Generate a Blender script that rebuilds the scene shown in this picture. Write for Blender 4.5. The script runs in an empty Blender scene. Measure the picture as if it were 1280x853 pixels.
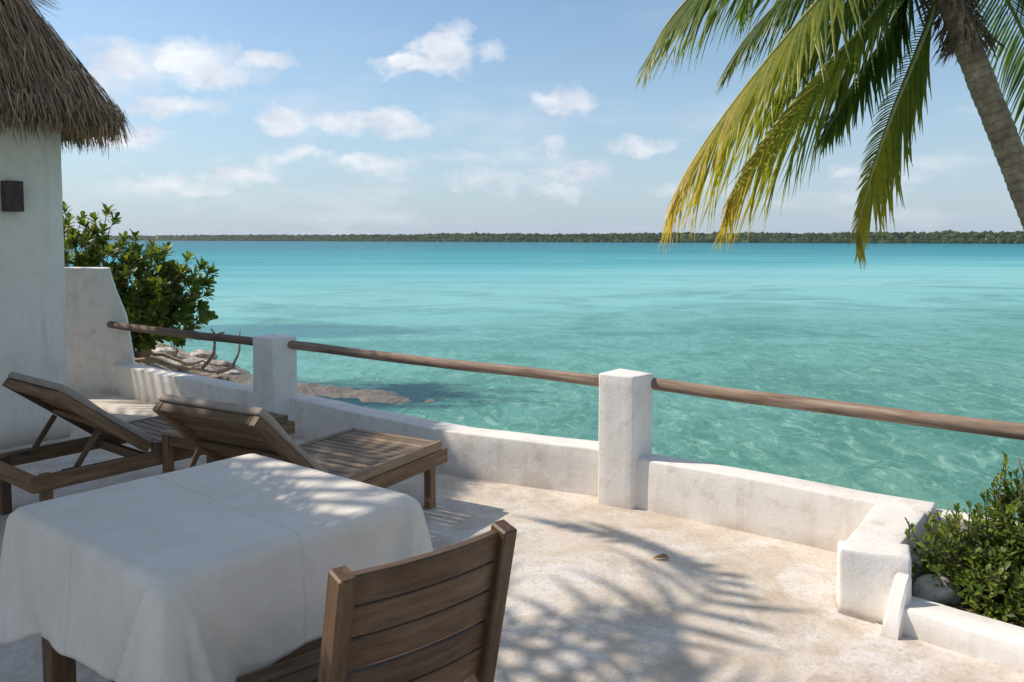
import bpy, bmesh, math, random
from mathutils import Vector, Matrix, noise, Quaternion
random.seed(7)
R = math.radians
scene = bpy.context.scene
col = scene.collection

# ---------------------------------------------------------------- camera
cam = bpy.data.cameras.new('camera')
cam.sensor_width = 36.0
cam.lens = 36.0 * 1000.0 / 1280.0
cam.shift_y = -72.5 / 1280.0
cam.clip_start = 0.05
cam.clip_end = 20000
camo = bpy.data.objects.new('camera', cam)
col.objects.link(camo)
camo.location = (0, 0, 1.6)
camo.rotation_euler = (R(90 - 3.205), 0, 0)
scene.camera = camo
CAM = Vector((0, 0, 1.6))

# ---------------------------------------------------------------- light
SUN_DIR = Vector((-0.70, 0.175, 0.69)).normalized()      # towards the sun
sun = bpy.data.lights.new('sun', 'SUN')
sun.energy = 3.6
sun.angle = R(0.45)
sun.color = (1.0, 0.90, 0.78)
suno = bpy.data.objects.new('sun', sun)
col.objects.link(suno)
suno.location = SUN_DIR * 50
suno.rotation_euler = SUN_DIR.to_track_quat('Z', 'Y').to_euler()
scene.view_settings.view_transform = 'Standard'
scene.view_settings.look = 'None'
scene.view_settings.exposure = 0.46
scene.view_settings.gamma = 1.0

world = bpy.data.worlds.new('World')
scene.world = world
world.use_nodes = True
SKY_STRENGTH = 0.112


def build_world():
    nt = world.node_tree
    nt.nodes.clear()
    N = nt.nodes.new
    L = nt.links.new
    out = N('ShaderNodeOutputWorld')
    bg = N('ShaderNodeBackground')
    sky = N('ShaderNodeTexSky')
    sky.sky_type = 'NISHITA'
    sky.sun_disc = False
    sky.sun_elevation = math.asin(SUN_DIR.z)
    sky.sun_rotation = math.atan2(SUN_DIR.x, SUN_DIR.y)
    sky.altitude = 0
    sky.air_density = 1.0
    sky.dust_density = 0.6
    sky.ozone_density = 1.6
    tc = N('ShaderNodeTexCoord')
    sep = N('ShaderNodeSeparateXYZ')
    L(tc.outputs['Generated'], sep.inputs[0])

    def m(op, a, b=None, c=None, clamp=False):
        n = N('ShaderNodeMath'); n.operation = op; n.use_clamp = clamp
        for i, v in enumerate((a, b, c)):
            if v is None: continue
            if isinstance(v, (int, float)): n.inputs[i].default_value = v
            else: L(v, n.inputs[i])
        return n.outputs[0]
    az = m('ARCTAN2', sep.outputs[0], sep.outputs[1])
    el = m('ARCSINE', sep.outputs[2])
    comb = N('ShaderNodeCombineXYZ')
    L(az, comb.inputs[0]); L(el, comb.inputs[1])
    # warp
    nz = N('ShaderNodeTexNoise'); nz.inputs['Scale'].default_value = 11.0
    nz.inputs['Detail'].default_value = 6; nz.inputs['Roughness'].default_value = 0.62
    mp0 = N('ShaderNodeMapping'); mp0.inputs['Scale'].default_value = (1, 1.5, 1)
    L(comb.outputs[0], mp0.inputs[0]); L(mp0.outputs[0], nz.inputs['Vector'])
    sub = N('ShaderNodeVectorMath'); sub.operation = 'SUBTRACT'
    L(nz.outputs['Color'], sub.inputs[0]); sub.inputs[1].default_value = (0.5, 0.5, 0.5)
    sc = N('ShaderNodeVectorMath'); sc.operation = 'MULTIPLY'
    L(sub.outputs[0], sc.inputs[0]); sc.inputs[1].default_value = (0.11, 0.07, 0)
    wv = N('ShaderNodeVectorMath'); wv.operation = 'ADD'
    L(comb.outputs[0], wv.inputs[0]); L(sc.outputs[0], wv.inputs[1])
    # single cumulus clouds: azimuth, elevation, half widths, weight
    clouds = [(-0.445, 0.196, 0.062, 0.026, .72), (-0.372, 0.206, 0.046, 0.028, .85), (-0.50, 0.176, 0.075, 0.022, .6),
              (-0.400, 0.152, 0.070, 0.012, .60), (-0.300, 0.204, 0.034, 0.014, .75),
              (-0.080, 0.232, 0.036, 0.026, 1.0), (-0.112, 0.212, 0.045, 0.012, .8), (-0.028, 0.222, 0.022, 0.010, .35),
              (-0.155, 0.142, 0.058, 0.017, .9), (-0.275, 0.143, 0.035, 0.015, .8), (-0.215, 0.146, 0.05, 0.010, .5),
              (0.070, 0.170, 0.034, 0.017, .8), (0.160, 0.116, 0.050, 0.012, .55), (0.085, 0.080, 0.035, 0.016, .62),
              (-0.330, 0.080, 0.050, 0.014, .75), (-0.165, 0.085, 0.045, 0.013, .5), (-0.45, 0.118, 0.05, 0.014, .6),
              (0.045, 0.118, 0.020, 0.010, .5), (-0.02, 0.070, 0.07, 0.018, .35), (0.385, 0.076, 0.02, 0.008, .6), (0.06, 0.056, 0.04, 0.010, .4), (-0.255, 0.098, 0.05, 0.010, .45), (-0.06, 0.100, 0.045, 0.009, .35), (-0.40, 0.062, 0.07, 0.010, .40), (-0.345, 0.185, 0.05, 0.016, .6), (0.22, 0.060, 0.05, 0.009, .35)]
    acc = None
    for (a0, e0, ra, re, wt) in clouds:
        s = N('ShaderNodeVectorMath'); s.operation = 'SUBTRACT'
        L(wv.outputs[0], s.inputs[0]); s.inputs[1].default_value = (a0, e0, 0)
        k = N('ShaderNodeVectorMath'); k.operation = 'MULTIPLY'
        L(s.outputs[0], k.inputs[0]); k.inputs[1].default_value = (1 / ra, 1 / re, 0)
        ln = N('ShaderNodeVectorMath'); ln.operation = 'LENGTH'
        L(k.outputs[0], ln.inputs[0])
        v = m('MULTIPLY', m('SUBTRACT', 1.25, ln.outputs['Value'], clamp=True), wt)
        acc = v if acc is None else m('MAXIMUM', acc, v)
    # thin scattered cloud over the whole sky
    n2 = N('ShaderNodeTexNoise'); n2.inputs['Scale'].default_value = 5.0
    n2.inputs['Detail'].default_value = 7; n2.inputs['Roughness'].default_value = 0.6
    mp = N('ShaderNodeMapping'); mp.inputs['Scale'].default_value = (1, 3.2, 1); mp.inputs['Location'].default_value = (3.1, .4, 0)
    L(comb.outputs[0], mp.inputs[0]); L(mp.outputs[0], n2.inputs['Vector'])
    thin = m('MULTIPLY', m('SUBTRACT', n2.outputs['Fac'], 0.52, clamp=True), 2.0)
    lowband = m('SUBTRACT', 1.0, m('MULTIPLY', m('ABSOLUTE', m('SUBTRACT', el, 0.07)), 7.0), clamp=True)
    veil = m('MULTIPLY', thin, m('ADD', m('MULTIPLY', lowband, 1.7), 0.25))
    n3 = N('ShaderNodeTexNoise'); n3.inputs['Scale'].default_value = 30.0
    n3.inputs['Detail'].default_value = 5; n3.inputs['Roughness'].default_value = 0.65
    L(comb.outputs[0], n3.inputs['Vector'])
    edge = m('MULTIPLY', m('SUBTRACT', n3.outputs['Fac'], 0.5), 1.0)
    mask = m('MULTIPLY', m('ADD', acc, m('MULTIPLY', edge, m('GREATER_THAN', acc, 0.001))), 1.75, clamp=True)
    # cumulus carried on over the unseen sky, added to whiten the ambient light
    n4 = N('ShaderNodeTexNoise'); n4.inputs['Scale'].default_value = 3.6
    n4.inputs['Detail'].default_value = 7; n4.inputs['Roughness'].default_value = 0.58
    L(tc.outputs['Generated'], n4.inputs['Vector'])
    out_el = m('MULTIPLY', m('SUBTRACT', el, 0.33), 8.0, clamp=True)
    out_az = m('MULTIPLY', m('SUBTRACT', m('ABSOLUTE', az), 0.66), 8.0, clamp=True)
    rest = m('MULTIPLY', m('MULTIPLY', m('SUBTRACT', n4.outputs['Fac'], 0.50), 9.0, clamp=True), m('MAXIMUM', out_el, out_az))
    mask = m('MAXIMUM', mask, m('MULTIPLY', rest, m('GREATER_THAN', el, 0.02)))
    mask = m('ADD', mask, veil, clamp=True)
    mask = m('MULTIPLY', mask, 0.80, clamp=True)
    # cloud colour: light tops, greyer inside
    mix = N('ShaderNodeMix'); mix.data_type = 'RGBA'
    mix.inputs[6].default_value = (3.9, 4.3, 5.1, 1)
    mix.inputs[7].default_value = (7.0, 6.95, 6.95, 1)
    L(m('MULTIPLY', m('SUBTRACT', nz.outputs['Fac'], 0.34), 3.0, clamp=True), mix.inputs[0])
    # milky air near the horizon, all the way round
    hz = N('ShaderNodeMix'); hz.data_type = 'RGBA'
    L(sky.outputs[0], hz.inputs[6]); hz.inputs[7].default_value = (3.55, 3.95, 4.95, 1)
    e2 = m('POWER', m('SUBTRACT', 1.0, m('MULTIPLY', m('ABSOLUTE', el), 2.4), clamp=True), 2.0)
    L(m('MULTIPLY', e2, 0.86), hz.inputs[0])
    tint = N('ShaderNodeMix'); tint.data_type = 'RGBA'; tint.blend_type = 'MULTIPLY'
    tint.inputs[0].default_value = 1.0
    L(hz.outputs[2], tint.inputs[6]); tint.inputs[7].default_value = SKY_TINT
    cm = N('ShaderNodeMix'); cm.data_type = 'RGBA'
    L(mask, cm.inputs[0]); L(tint.outputs[2], cm.inputs[6]); L(mix.outputs[2], cm.inputs[7])
    L(cm.outputs[2], bg.inputs['Color'])
    bg.inputs['Strength'].default_value = SKY_STRENGTH
    L(bg.outputs[0], out.inputs['Surface'])


SKY_TINT = (.84, .93, .94, 1)
build_world()

# ---------------------------------------------------------------- helpers
WM = {}


def wm(o):
    return WM[o.name]


def tag(o, label=None, cat=None, group=None, kind=None):
    if label: o['label'] = label
    if cat: o['category'] = cat
    if group: o['group'] = group
    if kind: o['kind'] = kind
    return o


def empty(name, loc=(0, 0, 0), rz=0.0, **k):
    o = bpy.data.objects.new(name, None)
    o.empty_display_size = 0.1
    o.location = loc; o.rotation_euler = (0, 0, rz)
    col.objects.link(o)
    WM[o.name] = Matrix.Translation(loc) @ Matrix.Rotation(rz, 4, 'Z')
    return tag(o, **k)


def link(name, me, M, parent=None, mat=None):
    """link mesh with WORLD matrix M; parent keeps it in place"""
    o = bpy.data.objects.new(name, me)
    col.objects.link(o)
    if mat is not None and not me.materials:
        me.materials.append(mat)
    WM[o.name] = M.copy()
    if parent is not None:
        o.parent = parent
        o.matrix_parent_inverse = Matrix.Identity(4)
        o.matrix_basis = wm(parent).inverted() @ M
    else:
        o.matrix_basis = M
    return o


def mesh(name, V, F, smooth=False):
    me = bpy.data.meshes.new(name)
    me.from_pydata([tuple(v) for v in V], [], F)
    me.validate()
    if smooth: me.polygons.foreach_set('use_smooth', [True] * len(me.polygons))
    me.update()
    return me


def mk(name, V, F, mat, parent=None, smooth=False, tone=None, origin=None):
    """mesh object from world-space vertices, origin at the bottom centre"""
    V = [Vector(v) for v in V]
    if origin is None:
        lo = [min(v[i] for v in V) for i in range(3)]; hi = [max(v[i] for v in V) for i in range(3)]
        origin = Vector(((lo[0] + hi[0]) / 2, (lo[1] + hi[1]) / 2, lo[2]))
    me = mesh(name, [v - origin for v in V], F, smooth)
    if tone is not None and len(me.vertices) == len(tone):
        at = me.attributes.new('tone', 'FLOAT', 'POINT')
        at.data.foreach_set('value', tone)
    return link(name, me, Matrix.Translation(origin), parent, mat)


def copy_tree(o, name=None, parent=None):
    c = o.copy(); col.objects.link(c)
    WM[c.name] = WM[o.name].copy()
    if parent is not None: c.parent = parent
    for ch in list(o.children):
        copy_tree(ch, None, c)
    return c


_boxes = {}


def box_mesh(L_, W, T, bev=0.003):
    key = (round(L_, 4), round(W, 4), round(T, 4), round(bev, 4))
    if key in _boxes: return _boxes[key].copy() if False else _boxes[key]
    bm = bmesh.new()
    bmesh.ops.create_cube(bm, size=1.0)
    bmesh.ops.scale(bm, vec=(L_, W, T), verts=bm.verts)
    if bev > 0:
        bmesh.ops.bevel(bm, geom=list(bm.edges), offset=bev, segments=1, profile=0.5, affect='EDGES')
    me = bpy.data.meshes.new('bar'); bm.to_mesh(me); bm.free()
    _boxes[key] = me
    return me


def bar(name, p0, p1, W, T, mat, parent, up=(0, 0, 1), bev=0.003, frame=None):
    """beam from p0 to p1 (in the parent's frame), W across, T along up"""
    p0 = Vector(p0); p1 = Vector(p1)
    x = (p1 - p0); ln = x.length; x.normalize()
    z = Vector(up); z = (z - x * z.dot(x)).normalized()
    y = z.cross(x)
    M = Matrix(((x.x, y.x, z.x, 0), (x.y, y.y, z.y, 0), (x.z, y.z, z.z, 0), (0, 0, 0, 1)))
    M.translation = (p0 + p1) / 2
    base = wm(parent) if parent is not None else Matrix.Identity(4)
    key = ('m', mat.name, round(ln, 4), round(W, 4), round(T, 4), bev)
    if key not in _boxes:
        me = box_mesh(ln, W, T, bev).copy(); me.materials.append(mat); me.name = name
        _boxes[key] = me
    return link(name, _boxes[key], base @ M, parent)


def rgrid(L_, W, H, r, cell):
    """rounded box on a fine grid, x 0..L, y 0..W, z 0..H; bottom left square"""
    def ticks(D, r0, r1):
        t = []
        if r0: t += [0, r0 * .3, r0]
        else: t += [0]
        n = max(1, int(round((D - r0 - r1) / cell)))
        t += [r0 + (D - r0 - r1) * i / n for i in range(1, n)]
        if r1: t += [D - r1, D - r1 * .3, D]
        else: t += [D]
        return sorted(set(round(v, 6) for v in t))
    X = ticks(L_, r, r); Y = ticks(W, r, r); Z = ticks(H, 0, r)
    idx = {}; V = []; F = []

    def vid(i, j, k):
        if (i, j, k) in idx: return idx[(i, j, k)]
        p = Vector((X[i], Y[j], Z[k]))
        q = Vector((min(max(p.x, r), L_ - r), min(max(p.y, r), W - r), min(p.z, H - r)))
        d = p - q
        if r > 0 and d.length > 1e-9:
            mx = max(abs(d.x), abs(d.y), abs(d.z))
            if p.z <= H - r: d.z = 0
            d = d.normalized() * (mx if mx < r * .999 else r)
            p2 = q + d
            if p.z <= H - r: p2.z = p.z
            p = p2
        idx[(i, j, k)] = len(V); V.append(p)
        return len(V) - 1
    nx, ny, nz_ = len(X) - 1, len(Y) - 1, len(Z) - 1
    for i in range(nx):
        for j in range(ny):
            F.append([vid(i, j, nz_), vid(i + 1, j, nz_), vid(i + 1, j + 1, nz_), vid(i, j + 1, nz_)])
            F.append([vid(i, j, 0), vid(i, j + 1, 0), vid(i + 1, j + 1, 0), vid(i + 1, j, 0)])
    for k in range(nz_):
        for i in range(nx):
            F.append([vid(i, 0, k), vid(i + 1, 0, k), vid(i + 1, 0, k + 1), vid(i, 0, k + 1)])
            F.append([vid(i + 1, ny, k), vid(i, ny, k), vid(i, ny, k + 1), vid(i + 1, ny, k + 1)])
        for j in range(ny):
            F.append([vid(0, j + 1, k), vid(0, j, k), vid(0, j, k + 1), vid(0, j + 1, k + 1)])
            F.append([vid(nx, j, k), vid(nx, j + 1, k), vid(nx, j + 1, k + 1), vid(nx, j, k + 1)])
    return V, F


def wobble(V, amp, scale=4.0, keepz=None):
    out = []
    for v in V:
        n = noise.noise_vector(v * scale) * amp + noise.noise_vector(v * scale * 3.3) * amp * .4
        if keepz is not None and v.z < keepz: n.z = 0
        out.append(v + n)
    return out


def quad_prism(name, foot, z0, z1, mat, parent=None, r=0.02, cell=0.06, amp=0.004, top=None, **k):
    """plastered block over a 4-corner footprint (bilinear), optional different top footprint"""
    a, b, c, d = [Vector((p[0], p[1], 0)) for p in foot]
    ta, tb, tc_, td = [Vector((p[0], p[1], 0)) for p in (top or foot)]
    L_ = ((b - a).length + (c - d).length) / 2; W = ((d - a).length + (c - b).length) / 2; H = z1 - z0
    V, F = rgrid(L_, W, H, r, cell)
    out = []
    for v in V:
        s, t, h = v.x / L_, v.y / W, v.z / H
        p = (a * (1 - s) + b * s) * (1 - t) + (d * (1 - s) + c * s) * t
        q = (ta * (1 - s) + tb * s) * (1 - t) + (td * (1 - s) + tc_ * s) * t
        p = p * (1 - h) + q * h
        p.z = z0 + v.z
        out.append(p)
    out = wobble(out, amp)
    return mk(name, out, F, mat, parent, smooth=True)


def path_pts(pts, n=8):
    """catmull-rom through points"""
    P = [Vector(p) for p in pts]
    P = [P[0] * 2 - P[1]] + P + [P[-1] * 2 - P[-2]]
    out = []
    for i in range(1, len(P) - 2):
        for k in range(n):
            t = k / n
            a, b, c, d = P[i - 1], P[i], P[i + 1], P[i + 2]
            out.append(0.5 * ((2 * b) + (c - a) * t + (2 * a - 5 * b + 4 * c - d) * t * t + (3 * b - a - 3 * c + d) * t ** 3))
    out.append(P[-2].copy())
    return out


def tube(pts, rad, seg=8, V=None, F=None, cap=True):
    V = [] if V is None else V; F = [] if F is None else F
    n = len(pts); prev = None; base = len(V)
    for i, p in enumerate(pts):
        t = (pts[min(i + 1, n - 1)] - pts[max(i - 1, 0)]).normalized()
        a = prev if prev is not None else (Vector((0, 0, 1)) if abs(t.z) < .9 else Vector((1, 0, 0)))
        a = (a - t * a.dot(t)).normalized(); prev = a
        b = t.cross(a)
        r = rad(i / (n - 1)) if callable(rad) else rad
        for k in range(seg):
            w = 2 * math.pi * k / seg
            V.append(p + (a * math.cos(w) + b * math.sin(w)) * r)
    for i in range(n - 1):
        for k in range(seg):
            k2 = (k + 1) % seg
            F.append([base + i * seg + k, base + i * seg + k2, base + (i + 1) * seg + k2, base + (i + 1) * seg + k])
    if cap:
        F.append([base + k for k in range(seg)][::-1])
        F.append([base + (n - 1) * seg + k for k in range(seg)])
    return V, F


# ---------------------------------------------------------------- materials
class NT:
    def __init__(s, name):
        s.mat = bpy.data.materials.new(name); s.mat.use_nodes = True
        s.nt = s.mat.node_tree
        s.b = s.nt.nodes['Principled BSDF']; s.out = s.nt.nodes['Material Output']
        s.b.inputs['Specular IOR Level'].default_value = 0.3

    def n(s, t, **k):
        x = s.nt.nodes.new('ShaderNode' + t)
        for a, v in k.items(): setattr(x, a, v)
        return x

    def l(s, a, b): s.nt.links.new(a, b)

    def co(s, kind='Object', scale=(1, 1, 1), rnd=False):
        if kind == 'World':
            src = s.n('NewGeometry').outputs['Position']
        else:
            src = s.n('TexCoord').outputs[kind]
        mp = s.n('Mapping'); mp.inputs['Scale'].default_value = scale
        s.l(src, mp.inputs[0])
        if rnd:
            oi = s.n('ObjectInfo')
            mu = s.n('Math', operation='MULTIPLY'); s.l(oi.outputs['Random'], mu.inputs[0]); mu.inputs[1].default_value = 37.0
            cb = s.n('CombineXYZ'); s.l(mu.outputs[0], cb.inputs[0]); s.l(mu.outputs[0], cb.inputs[1])
            s.l(cb.outputs[0], mp.inputs['Location'])
        return mp.outputs[0]

    def noise(s, vec, scale, detail=4, rough=.55, dist=0.0):
        x = s.n('TexNoise'); x.inputs['Scale'].default_value = scale; x.inputs['Detail'].default_value = detail
        x.inputs['Roughness'].default_value = rough; x.inputs['Distortion'].default_value = dist
        s.l(vec, x.inputs['Vector']); return x.outputs['Fac']

    def ramp(s, fac, stops, interp='LINEAR'):
        x = s.n('ValToRGB'); e = x.color_ramp.elements; x.color_ramp.interpolation = interp
        while len(e) > 1: e.remove(e[-1])
        e[0].position = stops[0][0]; e[0].color = col4(stops[0][1])
        for p, c in stops[1:]:
            q = e.new(p); q.color = col4(c)
        s.l(fac, x.inputs[0]); return x.outputs[0]

    def mix(s, fac, a, b, mode='MIX'):
        x = s.n('Mix', data_type='RGBA', blend_type=mode)
        if isinstance(fac, (int, float)): x.inputs[0].default_value = fac
        else: s.l(fac, x.inputs[0])
        for i, v in ((6, a), (7, b)):
            if isinstance(v, (tuple, list)): x.inputs[i].default_value = col4(v)
            else: s.l(v, x.inputs[i])
        return x.outputs[2]

    def math(s, op, a, b=0.0, c=None, clamp=False):
        x = s.n('Math', operation=op); x.use_clamp = clamp
        for i, v in enumerate((a, b, c)):
            if v is None: continue
            if isinstance(v, (int, float)): x.inputs[i].default_value = v
            else: s.l(v, x.inputs[i])
        return x.outputs[0]

    def bump(s, h, strength=.3, dist=.01, normal=None):
        x = s.n('Bump'); x.inputs['Strength'].default_value = strength; x.inputs['Distance'].default_value = dist
        s.l(h, x.inputs['Height'])
        if normal is not None: s.l(normal, x.inputs['Normal'])
        s.l(x.outputs[0], s.b.inputs['Normal']); return x.outputs[0]

    def color(s, c): s.l(c, s.b.inputs['Base Color'])


def col4(c):
    if isinstance(c, (int, float)): return (c, c, c, 1)
    return (*c[:3], 1)


def plaster_mat(name, c0, c1, stain=(.40, .33, .26), stain_amt=.35, bump=.35):
    m = NT(name); v = m.co('World')
    big = m.noise(v, 1.3, 5, .6); mid = m.noise(v, 9, 5, .65); fine = m.noise(v, 70, 3, .6)
    c = m.mix(m.ramp(big, [(.3, 0), (.7, 1)]), c0, c1)
    st = m.math('MULTIPLY', m.ramp(mid, [(.52, 0), (.80, 1)]), stain_amt)
    c = m.mix(st, c, stain)
    drip = m.noise(m.co('World', (9, 9, 1.1)), 1.0, 5, .6)
    c = m.mix(m.ramp(drip, [(.54, 0), (.74, .42)]), c, (.50, .445, .37))
    # grime low down near the floor
    g = m.n('NewGeometry'); sp = m.n('SeparateXYZ'); m.l(g.outputs['Position'], sp.inputs[0])
    low = m.math('MULTIPLY', m.math('SUBTRACT', 1.0, m.math('MULTIPLY', sp.outputs[2], 11.0), clamp=True), m.ramp(m.noise(v, 5, 4), [(.35, 0), (.7, .75)]))
    c = m.mix(low, c, (.42, .33, .24))
    vo = m.n('TexVoronoi', feature='DISTANCE_TO_EDGE'); vo.inputs['Scale'].default_value = 1.7
    nn = m.n('TexNoise'); nn.inputs['Scale'].default_value = 4.0; nn.inputs['Detail'].default_value = 6; m.l(v, nn.inputs['Vector'])
    sc = m.n('VectorMath', operation='SCALE'); m.l(nn.outputs['Color'], sc.inputs[0]); sc.inputs['Scale'].default_value = .5
    ds = m.n('VectorMath', operation='ADD'); m.l(v, ds.inputs[0]); m.l(sc.outputs[0], ds.inputs[1]); m.l(ds.outputs[0], vo.inputs['Vector'])
    crack = m.math('MULTIPLY', m.math('SUBTRACT', 1.0, m.math('MULTIPLY', vo.outputs['Distance'], 190.0), clamp=True), m.ramp(big, [(.47, 0), (.56, .65)]))
    c = m.mix(m.math('MULTIPLY', crack, .5), c, (.34, .29, .24))
    m.color(c)
    m.b.inputs['Roughness'].default_value = .88
    h = m.math('ADD', m.math('MULTIPLY', mid, 1.0), m.math('MULTIPLY', fine, .35))
    m.bump(h, bump, .012)
    return m.mat


def wood_mat(name, dark, mid_, light, rough=.6, grey=0.0, gs=1.0):
    m = NT(name)
    v = m.co('Object', (1.2 * gs, 14 * gs, 14 * gs), rnd=True)
    a = m.noise(v, 3.0, 6, .6, .6); b = m.noise(v, 14.0, 4, .6)
    f = m.math('ADD', m.math('MULTIPLY', a, .75), m.math('MULTIPLY', b, .25))
    c = m.ramp(f, [(.33, dark), (.5, mid_), (.68, light)])
    oi = m.n('ObjectInfo')
    c = m.mix(1.0, c, m.ramp(oi.outputs['Random'], [(0, .62), (1, 1.3)]), 'MULTIPLY')
    w = m.co('World'); wn = m.noise(w, 7, 4, .6)
    c = m.mix(m.math('MULTIPLY', m.ramp(wn, [(.45, 0), (.75, 1)]), .16 + grey), c, (.24, .20, .165))
    m.color(c); m.b.inputs['Roughness'].default_value = rough
    m.bump(f, .35, .004)
    return m.mat


M = {}
M['plaster'] = plaster_mat('white_plaster', (.80, .765, .72), (.71, .67, .62), stain_amt=.5, bump=.34)
M['plaster_building'] = plaster_mat('building_plaster', (.82, .77, .69), (.73, .675, .59), stain=(.36, .34, .32), stain_amt=.25, bump=.25)
M['wood'] = wood_mat('teak', (.088, .049, .025), (.170, .099, .052), (.26, .162, .092))
M['wood_chair'] = wood_mat('dark_teak', (.056, .031, .016), (.108, .060, .030), (.165, .097, .052), .5)
M['wood_slat'] = wood_mat('weathered_teak', (.13, .088, .056), (.21, .145, .093), (.31, .22, .145), .65, .12)
M['rail'] = wood_mat('weathered_pole', (.09, .06, .042), (.20, .14, .10), (.34, .26, .20), .8, .2, .7)
M['bark'] = wood_mat('driftwood', (.20, .14, .09), (.36, .27, .18), (.55, .45, .34), .9, .1)


def floor_material(name, tint, seed):
    m = NT(name); v = m.co('World'); mp = m.n('Mapping'); mp.inputs['Location'].default_value = (seed, 0, 0)
    m.l(v, mp.inputs[0]); v = mp.outputs[0]
    big = m.noise(v, .75, 6, .62, .4); mid = m.noise(v, 4.2, 6, .68, .3); fine = m.noise(v, 45, 4, .7); vf = m.noise(v, 190, 2, .6)
    c = m.ramp(big, [(.32, (.53, .455, .37)), (.5, (.62, .55, .465)), (.68, (.70, .645, .575))])
    c = m.mix(m.ramp(mid, [(.44, 0), (.70, .70)]), c, (.39, .305, .225))
    c = m.mix(m.ramp(m.noise(v, 2.2, 6, .7, .8), [(.50, 0), (.62, .7)]), c, (.70, .68, .65))
    c = m.mix(m.ramp(m.noise(v, 1.5, 7, .75, 1.2), [(.54, 0), (.64, .5)]), c, (.36, .31, .26))
    c = m.mix(m.ramp(fine, [(.50, 0), (.70, .65)]), c, (.40, .32, .24))
    c = m.mix(1.0, c, tint, 'MULTIPLY')
    # hairline cracks
    vo = m.n('TexVoronoi', feature='DISTANCE_TO_EDGE'); vo.inputs['Scale'].default_value = .8
    ds = m.n('VectorMath', operation='ADD'); m.l(v, ds.inputs[0])
    nn = m.n('TexNoise'); nn.inputs['Scale'].default_value = 5.0; nn.inputs['Detail'].default_value = 5; m.l(v, nn.inputs['Vector'])
    sc = m.n('VectorMath', operation='SCALE'); m.l(nn.outputs['Color'], sc.inputs[0]); sc.inputs['Scale'].default_value = .35
    m.l(sc.outputs[0], ds.inputs[1]); m.l(ds.outputs[0], vo.inputs['Vector'])
    crack = m.math('SUBTRACT', 1.0, m.math('MULTIPLY', vo.outputs['Distance'], 260.0), clamp=True)
    crack = m.math('MULTIPLY', crack, m.ramp(big, [(.45, 0), (.6, .5)]))
    c = m.mix(crack, c, (.28, .22, .17))
    m.color(c); m.b.inputs['Roughness'].default_value = .72
    m.l(m.ramp(mid, [(.35, .55), (.7, .85)]), m.b.inputs['Roughness'])
    h = m.math('ADD', m.math('ADD', m.math('MULTIPLY', mid, .8), m.math('MULTIPLY', fine, .22)), m.math('MULTIPLY', vf, .10))
    h = m.math('SUBTRACT', h, m.math('MULTIPLY', crack, .15))
    m.bump(h, .6, .018)
    return m.mat


M['floor'] = floor_material('terrace_concrete', (1, 1, 1), 0)
M['floor2'] = floor_material('path_concrete', (1.03, 1.03, 1.06), 9.3)


def cloth_material():
    m = NT('linen'); v = m.co('Object')
    sp = m.n('SeparateXYZ'); m.l(v, sp.inputs[0])
    w1 = m.math('SINE', m.math('MULTIPLY', sp.outputs[0], 1900.0)); w2 = m.math('SINE', m.math('MULTIPLY', sp.outputs[1], 1900.0))
    weave = m.math('MULTIPLY', m.math('ADD', w1, w2), .10)
    n1 = m.noise(v, 5.0, 5, .6); n2 = m.noise(v, 60, 4, .7)
    c = m.ramp(n1, [(.3, (.66, .59, .51)), (.7, (.75, .685, .605))])
    c = m.mix(m.ramp(n2, [(.4, 0), (.8, .25)]), c, (.60, .55, .49))
    m.color(c); m.b.inputs['Roughness'].default_value = .9
    m.b.inputs['Sheen Weight'].default_value = .15

    def crease(axis, at, wdt):
        jig = m.math('MULTIPLY', m.math('SUBTRACT', m.noise(v, 6, 3), .5), .02)
        d = m.math('ABSOLUTE', m.math('SUBTRACT', m.math('ADD', sp.outputs[axis], jig), at))
        return m.math('SUBTRACT', 1.0, m.math('DIVIDE', d, wdt), clamp=True)
    cr = m.math('MAXIMUM', crease(0, .0, .007), crease(1, .0, .007))
    cr2 = m.math('MAXIMUM', crease(0, .205, .004), crease(1, -.21, .004))
    soft = m.noise(m.co('Object', (1, 2.2, 1)), 6.5, 6, .66, .8)
    h = m.math('ADD', m.math('MULTIPLY', cr, 1.8), m.math('MULTIPLY', cr2, .4))
    h = m.math('ADD', h, m.math('MULTIPLY', soft, 5.0))
    h = m.math('ADD', h, m.math('MULTIPLY', n2, .18))
    h = m.math('ADD', h, m.math('MULTIPLY', weave, .5))
    m.bump(h, .55, .004)
    return m.mat


M['cloth'] = cloth_material()


def pad_material():
    m = NT('taupe_canvas'); v = m.co('Object')
    c = m.ramp(m.noise(v, 12, 5, .6), [(.3, (.27, .225, .18)), (.7, (.36, .31, .26))])
    m.color(c); m.b.inputs['Roughness'].default_value = .9; m.bump(m.noise(v, 260, 2), .3, .003)
    return m.mat


M['pad'] = pad_material()


def thatch_material(name, dark=False):
    m = NT(name)
    g = m.n('NewGeometry'); v = m.co('World')
    r = g.outputs['Random Per Island']
    if dark:
        c = m.ramp(m.noise(v, 30, 4), [(.3, (.05, .036, .024)), (.7, (.12, .09, .06))])
    else:
        c = m.ramp(r, [(0, (.15, .088, .046)), (.35, (.28, .172, .094)), (.7, (.40, .265, .155)), (1, (.56, .40, .26))])
        c = m.mix(m.ramp(m.noise(v, 2.4, 4), [(.4, 0), (.7, .4)]), c, (.20, .145, .105))
    m.color(c); m.b.inputs['Roughness'].default_value = .85
    return m.mat


M['thatch'] = thatch_material('thatch_strand'); M['thatch_base'] = thatch_material('thatch_bed', True)


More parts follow.
